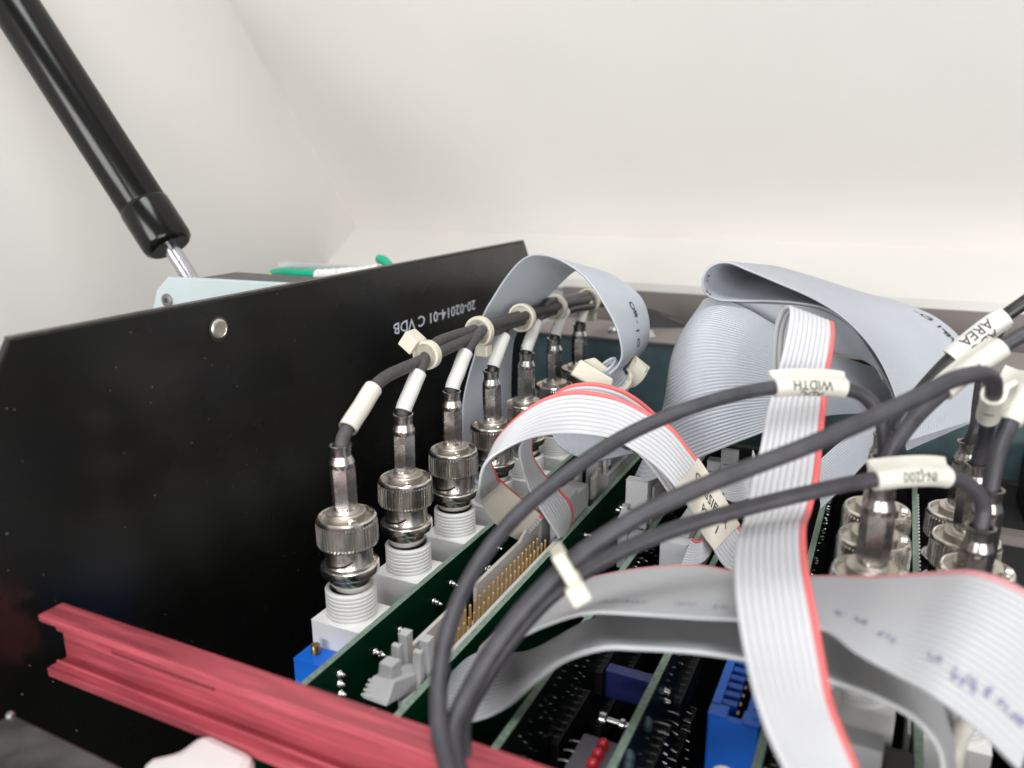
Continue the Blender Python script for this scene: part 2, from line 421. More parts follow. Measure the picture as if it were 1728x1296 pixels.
# dark folded sheet in front of the taupe plate
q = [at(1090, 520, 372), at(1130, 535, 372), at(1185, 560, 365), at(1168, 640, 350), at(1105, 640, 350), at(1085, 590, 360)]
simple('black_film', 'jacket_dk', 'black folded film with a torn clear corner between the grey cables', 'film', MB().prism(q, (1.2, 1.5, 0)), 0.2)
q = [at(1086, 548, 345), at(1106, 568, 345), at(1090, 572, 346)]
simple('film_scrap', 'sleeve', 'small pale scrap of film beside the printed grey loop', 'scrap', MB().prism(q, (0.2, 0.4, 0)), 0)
simple('rear_dark_backing', 'dark', 'added black wall darkening the gaps behind the boards under the teal bar', 'wall', MB().box(-149.5, LR - 6, 321, 323, -249.5, -112.5), 0.2)  # added black wall, supplies the darkness between the boards
# right background: dark tray and thin taupe bar
simple('dark_tray', 'dark', 'dark moulded tray far behind the rearmost coax plugs', 'tray',
       MB().box(48, 130, 300, 322, -118, -96).box(50, 128, 296, 300, -112, -100), 1.0)
simple('thin_rear_bar', 'taupe', 'thin taupe bar below the dark tray', 'bar', MB().box(24, 140, 287, 293.5, -121.5, -117.6), 0.8)

# ------------------------------------------------------------------ black side panel
PX = -150.0
poly = [(PX, 40, -249.8), (PX, 40, -96), (PX, 78, -52), (PX, 91.5, -30.5), (PX, 323, -30.9), (PX, 332, -44), (PX, 332, -249.8)]
sp = MB().prism(poly, (-2.2, 0, 0)).build('side_panel', 'black', org=(PX, 200, -249.8)); add_bevel(sp, 0.35)
MB().box(PX - 2.25, PX + .05, 91.6, 322.6, -30.75, -30.2).build('top_edge', 'black_edge', sp, bevel=0.15)
tag(sp, 'tall glossy black side panel with white part number', 'panel')
c = atX(368, 555, PX)
mb = MB().lathe([(2.6, -1.0), (2.6, 0.4), (2.3, 0.75), (1.9, 0.85), (1.8, 0.7), (0, 0.62)], 28, c + (0.1, 0, 0), ax=(1, 0, 0)); mb.build('screw', 'nickel_dull', sp)
mb = MB().lathe([(2.9, 0.02), (3.1, 0.2), (2.8, 0.3), (2.65, 0.02)], 28, c, ax=(1, 0, 0)); mb.build('screw_hole_rim', 'black_edge', sp)
pa, pb = atX(802, 513, PX), atX(664, 555, PX)
mid = (pa + pb) / 2
mb = MB(); text_on_plane(mb, '20-02014-01   C   VDB', 4.6, mid, (0, -1, 0.012), (0, 0, -1), 0.06, 0.012, 1.22)
# the panel is lettered upside down; keep its face on the inner side
vs, fs = text_mesh('20-02014-01 C VDB', 5.4, 0.010, 1.0)
span = np.linalg.norm(pb - pa); wid = vs[:, 0].max() - vs[:, 0].min(); sx = span / wid
mb = MB(); d = (pb - pa) / span
mb.add([mid + d * x * sx + np.array([0, 0, -1.0]) * y + (0.06, 0, 0) for x, y in vs], fs)
mb.build('part_number', 'ink_white', sp)

# ------------------------------------------------------------------ gas strut and what stands behind the panel
a, b = at(328, 480, 292), at(-40, -92, 292)
ax = (b - a) / np.linalg.norm(b - a)
g = thing('gas_strut', 'black gas strut with a bright rod rising to the lid', 'strut', a)
def along(mb, prof, n=40): return mb.lathe(prof, n, a, ax=ax)
L0 = np.linalg.norm(at(284, 405, 287) - a); L1 = np.linalg.norm(at(236, 336, 287) - a)
along(MB(), [(2.9, -2), (2.9, L0 + 3)], 24).build('rod', 'steel', g)
along(MB(), [(3.2, L0 - 1.8), (7.4, L0 - 1.8), (8.7, L0 - .6), (9.1, L0 + 1.0), (9.1, L1 - 2.2), (8.9, L1 - 1.2), (8.3, L1 - .6)]).build('end_collar', 'black_tube', g)
along(MB(), [(8.2, L1 - 1.5), (8.65, L1 - .5), (8.65, L1 + 170)]).build('tube', 'black_tube', g)
t = thing('pale_bracket', 'pale blue bracket with a screw behind the black panel', 'bracket', (-215, 205, -60))
poly = [atY(283, 467, 205), atY(515, 480, 205), atY(515, 480, 205) + (0, 0, -40), atY(248, 552, 205) + (0, 0, -15), atY(256, 528, 205), atY(264, 490, 205)]
MB().prism(poly, (0, 2.5, 0)).build('plate', 'pale_blue', t, bevel=0.4)
cc = atY(283, 507, 205)
MB().lathe([(2.5, -.2), (2.5, 0.6), (2.0, 0.8), (0.9, 0.75), (0.9, 0.1), (0, 0.1)], 24, cc, ax=(0, -1, 0)).build('screw', 'dark_steel', t)
q0, q1 = atY(380, 472, 222), atY(640, 480, 222)
simple('black_pad', 'jacket_dk', 'thin black strip lying on the pale bracket', 'strip', MB().box(q0[0], q1[0], 210, 228, q0[2] - 3, q0[2] + 2.2), 0.8)
q0, q1 = atY(468, 443, 250), atY(700, 452, 250)
simple('silver_bar', 'alu', 'silver metal bar behind the green earth wire', 'bar', MB().box(q0[0], q1[0], 250, 254, q0[2] - 2.0, q0[2]).box(q0[0], q1[0], 250.4, 254, q0[2] - 5.5, q0[2] - 2.8).box(q0[0], q1[0], 251.5, 254, q0[2] - 9, q0[2] - 0.5), 0.3)
t = thing('earth_wire', 'green and yellow earth wire lying behind the black panel', 'wire', atY(500, 462, 242))
P = crm([atY(462, 462, 246), atY(480, 460, 243), atY(505, 462, 242), atY(545, 464, 242)], 20)
MB().tube(P, 2.0, 16).build('green_jacket', 'green', t)
P2 = P[:9] + np.array([0.2, -0.5, -0.35]); MB().tube(P2, 1.85, 14, rs=np.linspace(1, 0.35, 9)).build('yellow_stripe', 'yellow', t)
P = crm([atY(536, 466, 241), atY(560, 465, 241), atY(600, 462, 241), atY(640, 458, 241)], 24)
simple('woven_sleeve', 'sleeving', 'white woven sleeve over the earth wire end', 'sleeve', MB().tube(P, 2.6, 14, rs=1 + .08 * np.sin(np.arange(24) * 2.1)), 0)
P = crm([atY(640, 437, 262), atY(648, 440, 260), atY(662, 456, 258), atY(680, 480, 256)], 16)
simple('green_wire_end', 'green', 'short green wire end sticking up behind the black panel', 'wire', MB().tube(P, 1.8, 14), 0)

# ------------------------------------------------------------------ red rail, dark corner plate and nylon clip in front
rt = thing('red_rail', 'red anodised slotted rail lying across the near ends of the boards', 'rail', (-100, 88, -98.6))
prof = [(85.0, -84.7), (90.3, -84.7), (90.3, -98.6), (84.9, -98.6), (84.9, -96.6), (87.0, -96.6), (87.0, -96.1), (87.35, -96.1), (87.35, -96.6), (89.2, -96.6), (89.2, -90.0), (88.0, -90.0), (88.0, -87.4), (85.0, -86.1)]
MB().prism([(-146, y, z) for y, z in prof][::-1], (226, 0, 0)).build('channel', 'rail', rt, bevel=0.25)
MB().box(-131.0, -104.0, 88.9, 89.25, -91.6, -90.2).build('slot', 'red_dk', rt)
q = [atZ(18, 1204, -92), atZ(215, 1300, -92), atZ(300, 1420, -92), atZ(-60, 1420, -92), atZ(-40, 1240, -92)]
cp = MB().prism(q, (0, 0, -3)).build('corner_plate', 'dark_steel', bevel=0.3); tag(cp, 'worn dark steel corner plate in the lower left of the chassis', 'plate')
c = atZ(17, 1207, -91.9); MB().lathe([(0.8, 0), (0.7, 0.5), (0, 0.8)], 12, c).build('corner_dot', 'steel', cp)  # small bright steel dot on the plate's corner
q = [atZ(234, 1284, -97), atZ(258, 1272, -97), atZ(300, 1262, -97), atZ(345, 1229, -97), atZ(432, 1268, -97), atZ(420, 1310, -97), atZ(350, 1330, -97), atZ(240, 1310, -97)]
simple('nylon_clip', 'white_pl', 'white nylon clip under the red rail', 'clip', MB().prism(q, (0, 0, -6)), 2.4)

# ------------------------------------------------------------------ circuit boards
ZT = -103.8
def board(X, y0, y1, label, mt='pcb', zt=ZT):
    t = thing('circuit_board', label, 'circuit board', (X, (y0 + y1) / 2, -249.5), 'circuit boards standing side by side in the chassis')
    MB().box(X - .8, X + .8, y0, y1, -249.5, zt, 0, 1).build('laminate', [mt, 'pcb_edge'], t, bevel=0.12)
    return t
B1 = board(-102.6, 70, 318, 'green circuit board that carries the row of white coax sockets')
B2 = board(-79.3, 70, 318, 'green circuit board with the gold pin header on its edge')
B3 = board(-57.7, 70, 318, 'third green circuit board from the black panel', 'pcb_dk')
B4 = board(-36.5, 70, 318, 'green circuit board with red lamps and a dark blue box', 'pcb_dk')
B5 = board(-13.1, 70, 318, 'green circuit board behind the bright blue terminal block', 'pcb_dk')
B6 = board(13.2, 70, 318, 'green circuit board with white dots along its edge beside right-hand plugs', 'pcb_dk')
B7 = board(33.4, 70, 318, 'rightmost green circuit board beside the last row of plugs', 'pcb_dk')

# solder joints on the first board
sj = MB().lathe([(0.95, 0), (0.9, 0.25), (0.55, 0.6), (0.42, 1.25), (0.36, 1.6), (0, 1.75)], 12, ax=(1, 0, 0)).mesh('solder_joint', 'tin')
o1 = origin(B1)
for px, py in [(761, 984), (766, 987), (732, 1015), (738, 1018), (675, 1063), (683, 1066), (633, 1100), (642, 1104), (667, 1107), (657, 1116), (573, 1137), (573, 1153), (836, 923), (840, 925), (820, 961), (826, 958), (575, 1170)]:
    inst('solder_joint', sj, B1, atX(px, py, -101.8) - o1)
sj2 = MB().lathe([(0.75, 0), (0.6, 0.4), (0.4, 1.2), (0, 1.4)], 10, ax=(1, 0, 0)).mesh('solder_joint', 'tin')
o2 = origin(B2)
for px, py in [(987, 903), (994, 904), (1040, 861), (1046, 857), (1051, 853), (1056, 849), (1044, 874), (1047, 868), (1012, 930), (985, 1000)]:
    inst('solder_joint', sj2, B2, atX(px, py, -78.5) - o2)

# dual-in-line chips on the boards' right faces, pins towards the edges
def chip_row(B, X, y0, z0, n, pitch, horizontal=True, npin=8, name='chip'):
    body = MB().box(0, 1.7, -npin * 1.27, npin * 1.27, -3.2, 3.2)
    pins = MB()
    for s in (-1, 1):
        for k in range(npin):
            y = (k - (npin - 1) / 2) * 2.54
            pins.box(0.0, 1.2, y - .2, y + .2, s * 3.8 - .12, s * 3.8 + .12).box(1.0, 1.25, y - .26, y + .26, min(s * 3.2, s * 3.9), max(s * 3.2, s * 3.9))
    mb_, mp_ = body.mesh('chip', 'chip'), pins.mesh('pins', 'tin_dk')
    o = origin(B)
    for k in range(n):
        c = inst('chip', mb_, B, np.array([X, y0, z0 - k * pitch]) - o)
        p = inst('pins', mp_, c)
        p['kind'] = 'stuff'
for y0 in (118, 146, 174, 202, 230): chip_row(B3, -56.9, y0, -124, 2, 16)
for y0 in (112, 140, 168): chip_row(B4, -35.7, y0, -122, 2, 15)
for y0 in (120, 150, 180, 210): chip_row(B5, -12.3, y0, -120, 1, 15)
for y0 in (205, 235, 265): chip_row(B2, -78.5, y0, -124, 1, 15)
# rows of tiny clipped leads on the right faces of the middle boards
def lead_rows(B, X, y0, y1, zs):
    mb = MB()
    for z in zs:
        y = y0
        while y < y1:
            if random.random() < .6:
                mb.lathe([(.16, 0), (.14, .45), (.08, .7)], 5, (X, y, z + random.uniform(-.15, .15)), ax=(1, random.uniform(-.3, .3), random.uniform(-.3, .3)), smooth=False)
            y += 2.54
    mb.build('clipped_leads', 'tin_dk', B)['kind'] = 'stuff'
lead_rows(B3, -56.9, 104, 250, (-107.0, -110.2, -113.6, -116.4))
lead_rows(B4, -35.7, 130, 250, (-108.0, -111.6))
lead_rows(B5, -12.3, 130, 280, (-108.2, -112.4))
# loose leads poking out of board 4 beside the blue terminal block
lead = MB().tube([(0, 0, 0), (1.4, 0, -.1), (2.4, 0, -.4)], 0.16, 6).mesh('wire_lead', 'tin_dk')
o4 = origin(B4)
for k in range(8):
    for j, (dx, dz) in enumerate(((1150, 0), (1128, 2), (1112, 5))):
        if random.random() < (1, .8, .45)[j]:
            inst('wire_lead', lead, B4, atX(dx - k * 1.0, 1198 + k * 15.5 + dz, -35.6) - o4, (0, 0, random.uniform(-.15, .15)))
for px, py in [(1122, 1166), (1122, 1183)]:
    inst('solder_joint', sj2, B4, atX(px, py, -35.7) - o4)
# small blue capacitors on board 4
for px, py in [(1093, 1222), (1062, 1278), (1060, 1292)]:
    p = atX(px, py, -34.9)
    MB().lathe([(0.3, -1.5), (0.9, -1.2), (1.1, -.4), (1.0, .8), (0.4, 1.5)], 14, p).build('blue_bead', 'teal', B4)
# dark blue relay box, turret pin and red lamps on the left of board 4
MB().box(-48.2, -37.5, 145.6, 148.6, -113.2, -106.4).build('blue_box', 'blue_dk', B4, bevel=0.4)
tp = MB().lathe([(0.5, 0), (0.5, 1.5), (1.0, 1.8), (1.0, 2.6), (0.5, 2.9), (0.5, 5.4), (1.15, 5.7), (1.15, 6.9), (0.4, 7.1)], 16, (-37.3, 131.2, -107), ax=(-1, 0, 0)); tp.build('turret_pin', 'tin', B4)
lb = MB().box(-47, -37.6, 100, 129.6, -118, -110.6).build('lamp_housing', 'led_body', B4, bevel=0.3)
lm = MB().lathe([(1.25, 0), (1.25, .9), (1.05, 1.6), (.6, 2.0), (0, 2.15)], 18).mesh('red_lamp', 'led')
for k in range(6): inst('red_lamp', lm, lb, np.array([-42.2, 127.3 - 3.0 * k, -110.7]) - origin(lb))
for k in range(9):
    inst('wire_lead', lead, B4, np.array([-47.2, 128 - 3.0 * k, -111.6]) - o4, (0, 0, math.pi))
# board 6: line of white dots along the top edge
o6 = origin(B6)
dot = MB().lathe([(0.33, 0), (0.33, 0.5), (0, .6)], 8, ax=(1, 0, 0)).mesh('white_dot', 'sleeve_w')
for k in range(60): inst('white_dot', dot, B6, np.array([13.95, 128 + 2.54 * k, -104.8]) - o6)
# trimmer on board 1
tr = MB().box(-118.2, -103.5, 124.6, 131.0, -121, -110.8).build('trimmer', 'blue', B1, bevel=0.35)
MB().box(-118.6, -118.0, 125.2, 126.4, -121, -111.6).build('trimmer_foot', 'blue', tr, bevel=0.15)
MB().lathe([(1.15, 0), (1.15, 2.2), (1.0, 2.4)], 20, (-114.6, 128.6, -110.8)).box(-115.7, -113.5, 128.42, 128.78, -108.5, -108.35, 0).build('trimmer_screw', 'brass', tr)

# ------------------------------------------------------------------ white coax sockets on the boards, and the plugs
def socket_meshes():
    blk = MB().box(-7.4, 7.1, -6.6, 6.6, -41.5, -26.0).mesh('socket_block', 'white_pl')
    prof = [(5.0, -27), (6.35, -27), (6.35, -26.0), (6.05, -25.6)]
    z = -25.4
    while z < -19.2:
        prof += [(5.88, z), (5.88, z + .2), (6.12, z + .42), (6.12, z + .85)]; z += 0.98
    prof += [(5.7, -18.6), (5.5, -18.2), (5.05, -18.2), (5.05, -22)]
    thr = MB().lathe(prof, 40).mesh('threaded_barrel', 'white_pl')
    return blk, thr
BLK, THR = socket_meshes()
def plug_meshes():
    n = 208
    def kn(k, i, r): return r if r < 7.1 else (r if (i // 2) % 2 else r - 0.45)
    prof = [(6.1, -2.2), (6.1, -.45), (6.3, 0.0), (6.5, 0.08), (6.75, 0.0), (6.98, -.3), (7.02, -.7), (7.02, -1.0), (7.25, -1.35), (7.25, -6.3), (7.0, -6.7), (6.9, -7.0), (6.2, -7.35), (5.4, -7.4)]
    nut = MB().lathe(prof, n, radf=kn).mesh('knurled_nut', 'nickel')
    dish = MB().lathe([(6.15, -1.0), (6.05, -.85), (4.95, -.85), (4.9, -.95), (4.9, -2.4), (4.3, -2.4)], 48).mesh('nut_dish', 'nickel_dull')
    col = MB().lathe([(4.5, -2.4), (4.5, .55), (4.62, .65), (4.62, 1.0), (4.45, 1.2), (3.2, 1.25), (3.05, 1.55), (2.6, 1.75)], 40).mesh('collar', 'nickel_dull')
    barrel = MB().lathe([(5.3, -7.2), (5.55, -7.3), (5.55, -11.6), (5.75, -11.9), (6.7, -12.05), (6.95, -12.3), (6.95, -13.9), (6.75, -14.2), (5.6, -14.3), (5.25, -14.5), (5.15, -16.6), (5.0, -16.8), (4.6, -18.9), (4.4, -22)], 56).mesh('bayonet_barrel', 'nickel')
    stud = MB().lathe([(1.0, 5.0), (1.0, 6.15), (.85, 6.3), (.35, 6.3), (.3, 6.1), (0, 6.1)], 18, (0, 0, 0), ax=(1, 0, 0)).mesh('bayonet_stud', 'nickel')
    sl = MB(); V = []
    for k in range(26):
        t = k / 25; an = math.radians(-6 - 128 * t); zz = -9.6 - 1.9 * t ** 1.2 if t < .9 else -9.6 - 1.9 + 0.0
        for dz in (-.28, .28): V.append((5.60 * math.cos(an), 5.60 * math.sin(an), zz + dz - .9 * (t > .0) * min(1, t * 6)))
    sl.add(V, [(2*k, 2*k+2, 2*k+3, 2*k+1) for k in range(25)])
    a0 = math.radians(-122); V = [(5.61 * math.cos(a0 + s), 5.61 * math.sin(a0 + s), z) for z in (-11.6, -7.6) for s in (-.11, .11)]
    sl.add(V, [(0, 1, 3, 2)]); slot = sl.mesh('bayonet_slot', 'groove')
    # crimped ferrule: hexagonal body, round mouth
    nf = 48
    def hexr(r, i):
        a = (2 * math.pi * i / nf) % (math.pi / 3) - math.pi / 6
        return r * 0.90 / math.cos(a) if True else r
    fp = [(2.55, 1.6, 0), (2.75, 1.9, 0), (2.6, 2.4, 1), (2.72, 2.8, 1), (2.76, 11.2, 1), (2.72, 12.0, 1), (2.9, 12.5, 0), (2.92, 13.2, 0), (2.55, 14.2, 0), (2.32, 14.9, 0), (2.38, 16.6, 0), (2.62, 17.2, 0), (2.64, 17.5, 0), (2.3, 17.55, 0), (2.1, 17.2, 0), (2.1, 15, 0)]
    hx = [h for _, _, h in fp]
    fer = MB().lathe([(r, z) for r, z, _ in fp], nf, radf=lambda k, i, r: hexr(r * 1.06, i) if hx[k] else r).mesh('crimp_ferrule', 'crimp')
    return dict(knurled_nut=nut, nut_dish=dish, collar=col, bayonet_barrel=barrel, bayonet_stud=stud, bayonet_slot=slot, crimp_ferrule=fer)
PM = plug_meshes()
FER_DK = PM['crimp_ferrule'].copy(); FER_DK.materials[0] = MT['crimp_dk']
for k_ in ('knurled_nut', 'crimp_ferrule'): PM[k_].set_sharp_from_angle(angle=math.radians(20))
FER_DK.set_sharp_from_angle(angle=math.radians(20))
def socket(B, c):
    o = origin(B)
    s = inst('coax_socket', BLK, B, np.asarray(c) - o); add_bevel(s, 0.35)
    inst('threaded_barrel', THR, s); return s
def plug(root, spin=0.0, tilt=(0, 0), dark=False):
    """plug parts under root, whose origin is the centre of the nut's top face"""
    for nm, me in PM.items():
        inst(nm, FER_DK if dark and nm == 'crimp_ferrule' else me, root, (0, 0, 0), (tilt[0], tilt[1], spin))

# left row: seven cables, each with its plug, marker sleeve and jacket
BX, BZ = -110.5, -78.2
def bundle(Y):
    return np.array([np.interp(Y, [165, 175, 207, 238, 267, 301, 340], [-111.5, -112, -112, -112, -112, -112, -114]),
                     Y, np.interp(Y, [165, 175, 207, 238, 267, 301, 340], [-48.6, -47.6, -47.3, -48.2, -49.3, -51.7, -56])])
slots = [(0.6, -1.0), (-1.3, 0.9), (1.9, 1.1), (-1.8, -1.9), (0.4, 2.6), (2.5, -1.6), (-2.6, 0.3)]
wherel = ['nearest the red rail', 'second from the red rail', 'third from the red rail', 'fourth from the red rail', 'fifth from the red rail', 'sixth from the red rail', 'farthest from the red rail']
sizes = ['black coax cable on a knurled silver plug, %s' % s_ for s_ in wherel]
for k in range(7):
    Y = 138.0 + 25.2 * k
    zt = BZ + (0, .3, 0, .2, .6, .9, 1.6)[k]
    socket(B1, (BX, Y, BZ))
    t = thing('coax_cable', sizes[k], 'coax cable', (BX, Y, zt), 'coax cables tied in a bundle beside the black panel')
    plug(t, spin=math.radians((-38, -52, -50, -45, -20, -60, -45)[k]), tilt=((.012, -.010, .0, .014, -.012, .01, 0)[k], (-.012, .006, .01, -.008, .012, 0, .01)[k]))
    sx, sz = slots[k]
    top = np.array([BX, Y, zt + 16.0])
    if k == 0:
        pts = [top, atX(578, 741, -110.5), atX(590, 718, -110.7), atX(612, 684, -111), atX(630, 655, -111.2), atX(650, 637, -111.4), atX(678, 623, -111.8), atX(706, 611, -112)]
        y0 = 183
        jm = 'jacket_dust'
    else:
        pts = [top, top + (0, .5, 2.2), top + (0, 4.4, 6.4), top + (0, 8.2, 10.2 + (0, 0, .2, 0, -.5, -1, -1.5)[k])]
        y0 = Y + 20; jm = 'jacket_dust' if k < 3 else 'jacket_dk'
    for yy in np.arange(y0, 343, 12.0):
        wob = 0.35 * math.sin(yy * .21 + k * 1.7); pts.append(bundle(yy) + (sx * .92 + wob, 0, sz * .92 - wob * .5))
    path = crm(pts, 110)
    MB().tube(path, 1.62, 18).build('jacket', jm, t)
    # white marker sleeve near the plug
    if k == 0: i_ = [int(np.argmin(np.linalg.norm(path - q_, axis=1))) for q_ in (atX(586, 726, -110.6), atX(629, 657, -111.2))]; sp_ = path[i_[0]:i_[1] + 1]; r_ = 2.3
    else:
        a_ = path[np.argmin(np.linalg.norm(path - (top + (0, .6, 2.0)), axis=1)):]
        ln = np.concatenate([[0], np.cumsum(np.linalg.norm(np.diff(a_, axis=0), axis=1))])
        sp_ = a_[ln < 12.6]; r_ = 2.12
    mbs = MB().tube(sp_, r_, 20, caps=False); mbs.tube(sp_, r_ - .38, 20, caps=False)
    mbs.build('marker_sleeve', 'sleeve' if k == 0 else 'sleeve_w', t)
    if k in (4, 5):
        ms = MB()
        for q_ in range(5):
            p_ = sp_[min(len(sp_) - 2, 1 + q_ * max(1, len(sp_) // 6))]
            ms.add([p_ + (-.6, -2.08, 0.1), p_ + (-.9, -1.95, .9), p_ + (-1.5, -1.6, .9), p_ + (-1.2, -1.8, .1)], [(0, 1, 2, 3)])
        ms.build('marker_print', 'ink', t)

# nylon ties round the bundle
tiel = ['nylon tie with a square head round two dusty black cables', 'nylon tie round the bundle above the third plug', 'thin nylon tie round the bundle above the fourth plug', 'nylon tie round the bundle before the grey loop', 'nylon tie round the bundle inside the grey loop']
for k, (px, py, Y, rr) in enumerate([(718, 602, 178, 3.3), (810, 562, 208.5, 3.9), (880, 537, 239, 4.1), (936, 520, 267, 4.3), (994, 508, 303, 4.4)]):
    c = bundle(Y) + (0.0, 0, 0.1)
    if k == 0: c = (at(723, 603, depth(c)) + c) / 2
    t = thing('cable_tie', tiel[k], 'cable tie', c, 'nylon ties round the coax bundle')
    nrm = np.array([0.0, 1, 0.02 if k < 2 else -.06])
    MB().lathe([(rr, -1.1), (rr + .65, -1.1), (rr + .75, 0), (rr + .65, 1.1), (rr, 1.1), (rr, -1.1)], 40, c, ax=nrm).build('band', 'nylon', t)
    if k == 0:
        u = np.array([-.75, 0, .55]); u /= np.linalg.norm(u); v = np.cross(u, (0, 1, 0)); h = c + u * (rr + 2.2)
        MB().hexa([h + u * a_ + v * b_ + np.array([0, 1, 0]) * d_ for d_ in (-2.6, 2.4) for a_, b_ in ((-2.2, -2.3), (2.4, -2.3), (2.4, 2.3), (-2.2, 2.3))]).build('head', 'nylon', t, bevel=0.3)
    elif k in (1, 4):
        h = c + (1.5, 0, -(rr + 1.8))
        MB().box(h[0] - 1.9, h[0] + 1.9, h[1] - 1.8, h[1] + 1.8, h[2] - 1.8, h[2] + 1.6).build('head', 'nylon', t, bevel=0.3)

# ------------------------------------------------------------------ pin header on board 2 and its neighbours
o2 = origin(B2)
H0, H1 = 128.0, 201.0
hd = MB()
hd.box(-89.0, -80.2, H0, H1, -116, -112.5)                    # floor
hd.box(-81.2, -80.2, H0, H1, -112.5, -104.0)                    # wall against the board
hd.box(-89.0, -88.0, H0 + 2, 154.6, -112.5, -102.3)               # outer wall in two lengths with a key gap
hd.box(-89.0, -88.0, 159.8, 186.0, -112.5, -102.3)
hd.prism([(-89.0, 186, -112), (-89.0, 186, -102.3), (-89.0, 188, -101.6), (-89.0, 193, -99.6), (-89.0, 195.5, -96.8), (-89.0, 200, -96.4), (-89.0, 200, -112)], (1.0, 0, 0))
h = hd.build('pin_header', 'grey_pl2', B2, bevel=0.2)
pin = MB().box(-.25, .25, -.25, .25, -9, -.35).lathe([(.33, -.6), (.36, -.3), (.26, -.06), (0, 0)], 8).mesh('gold_pin', 'gold')
for r_, x in enumerate((-85.9, -83.36)):
    for k in range(25):
        inst('gold_pin', pin, h, np.array([x, 132.4 + 2.54 * k, -103.5]) - origin(h))
def ejector(B, y, flip, z, name='latch', open_=0.0):
    """header latch arm, hooked top; flip=+1 faces +Y"""
    f = flip
    mb = MB()
    for x0, x1 in ((-88.6, -86.6), (-86.2, -84.2)):
        mb.prism([(x0, y, z), (x0, y + f * 3.0, z + .4), (x0, y + f * 2.4, z - 8), (x0, y, z - 12), (x0, y - f * 1.2, z - 12), (x0, y - f * .6, z - 4)], (x1 - x0, 0, 0))
    mb.box(-88.0, -84.6, min(y - f * 1.4, y + f * .2), max(y - f * 1.4, y + f * .2), z - 11, z - 1.0)
    return mb
# near end: splayed latch lever with a stepped grip, and the twin posts behind it
lv = MB()
lv.hexa([(-88.4, 111.4, -103.2), (-82.2, 111.2, -103.2), (-81.6, 126, -107.0), (-88.2, 126, -107.0), (-88.0, 115.0, -100.2), (-82.2, 114.4, -99.4), (-81.6, 126, -103.6), (-88.0, 126, -103.6)])
lv.hexa([(-87.2, 115.6, -100.4), (-83.6, 115.2, -100.2), (-83.6, 119.6, -101.6), (-87.2, 119.8, -101.8), (-87.0, 116.0, -97.4), (-83.6, 115.7, -97.2), (-83.6, 119.0, -97.4), (-87.0, 119.2, -97.6)])
lvo = lv.build('latch_lever', 'grey_pl', B2, bevel=0.35)
for k in range(4):
    z0 = -100.9 - k * .62
    MB().box(-88.5 - .04 * k, -82.2, 114.0 - k * .80, 114.6 - k * .80, z0 - .2, z0 + .18).build('grip_rib', 'grey_pl', lvo, bevel=0.08)
for x0 in (-88.6, -83.2):
    tp_ = MB()
    tp_.hexa([(x0, 121.4, -110), (x0 + 2.5, 121.2, -110), (x0 + 2.5, 123.2, -110), (x0, 123.4, -110), (x0 + .2, 122.4, -97.4), (x0 + 2.2, 122.2, -97.4), (x0 + 2.2, 123.6, -97.4), (x0 + .2, 123.8, -97.4)])
    tp_.box(x0 + .4, x0 + 2.6, 124.8, 127.4, -111, -96.2)
    tp_.box(x0 + 1.0, x0 + 1.6, 123.2, 125.2, -108, -98.2)
    tp_.build('latch_post', 'grey_pl', B2, bevel=0.3)
MB().box(-83.2, -80.2, 116.5, 121, -112, -105.8).build('header_foot', 'grey_pl', B2, bevel=0.3)
MB().box(-85.2, -84.2, 109.6, 110.6, -107.2, -103.6).build('latch_pin', 'brass', B2, bevel=0.1)
# far end of the header: posts and the plug of the pale ribbon
for x0 in (-88.7, -84.2):
    f_ = MB(); f_.prism([(x0, 198.4, -110), (x0, 199.2, -97.0), (x0, 201.4, -96.6), (x0, 203.6, -98.5), (x0, 204, -110)], (1.7, 0, 0)); f_.box(x0 + .3, x0 + 1.4, 203.2, 205.4, -110, -95.6)
    f_.build('latch_post', 'grey_pl', B2, bevel=0.25)
pl = MB(); pl.box(-87.6, -81.0, 206.5, 222.5, -108, -96.6); pl.box(-88.6, -80.3, 204.6, 223.4, -112, -104.8)
pl.box(-88.2, -80.8, 206.0, 213, -96.6, -94.8)
t = thing('ribbon_plug', 'grey ribbon plug at the far end of the gold pin header', 'connector', (-84.5, 214, -112), 'grey ribbon plugs latched on the boards')
pl.build('housing', 'grey_pl', t, bevel=0.3)
# second header farther along board 2
t = thing('ribbon_plug', 'grey ribbon plug with tall latches below the grey loop', 'connector', (-85, 250, -112), 'grey ribbon plugs latched on the boards')
MB().box(-88.6, -80.4, 240, 285, -112, -100).box(-87.6, -81.4, 243, 284, -100, -95).build('housing', 'grey_pl', t, bevel=0.3)
MB().box(-87.2, -83.0, 236.6, 240.6, -110, -91.0).build('latch_plate', 'grey_pl', t, bevel=0.25)
MB().box(-82.6, -81.4, 240.2, 246, -104, -93.5).build('side_plate', 'grey_pl2', t, bevel=0.2)
MB().tube([(-83.0, 242, -96), (-83.2, 256, -96.0), (-83.4, 285, -96)], 2.6, 18, rs=[1, 1, 1]).build('ribbon_roll', 'rib_grey', t)
for x0, yy in ((-88.4, 226.5), (-83.6, 231.5)):
    MB().prism([(x0, yy, -113), (x0, yy - .4, -98.4), (x0, yy + 2.2, -97.4), (x0, yy + 3.4, -99.5), (x0, yy + 3.4, -113)], (1.8, 0, 0)).box(x0 + .4, x0 + 1.6, yy + 2.6, yy + 5.6, -112, -96.6).build('latch_post', 'grey_pl2', t, bevel=0.25)
MB().box(-86.6, -84.2, 228.6, 232.6, -108.5, -101.8).build('latch_tongue', 'grey_pl', t, bevel=0.25)

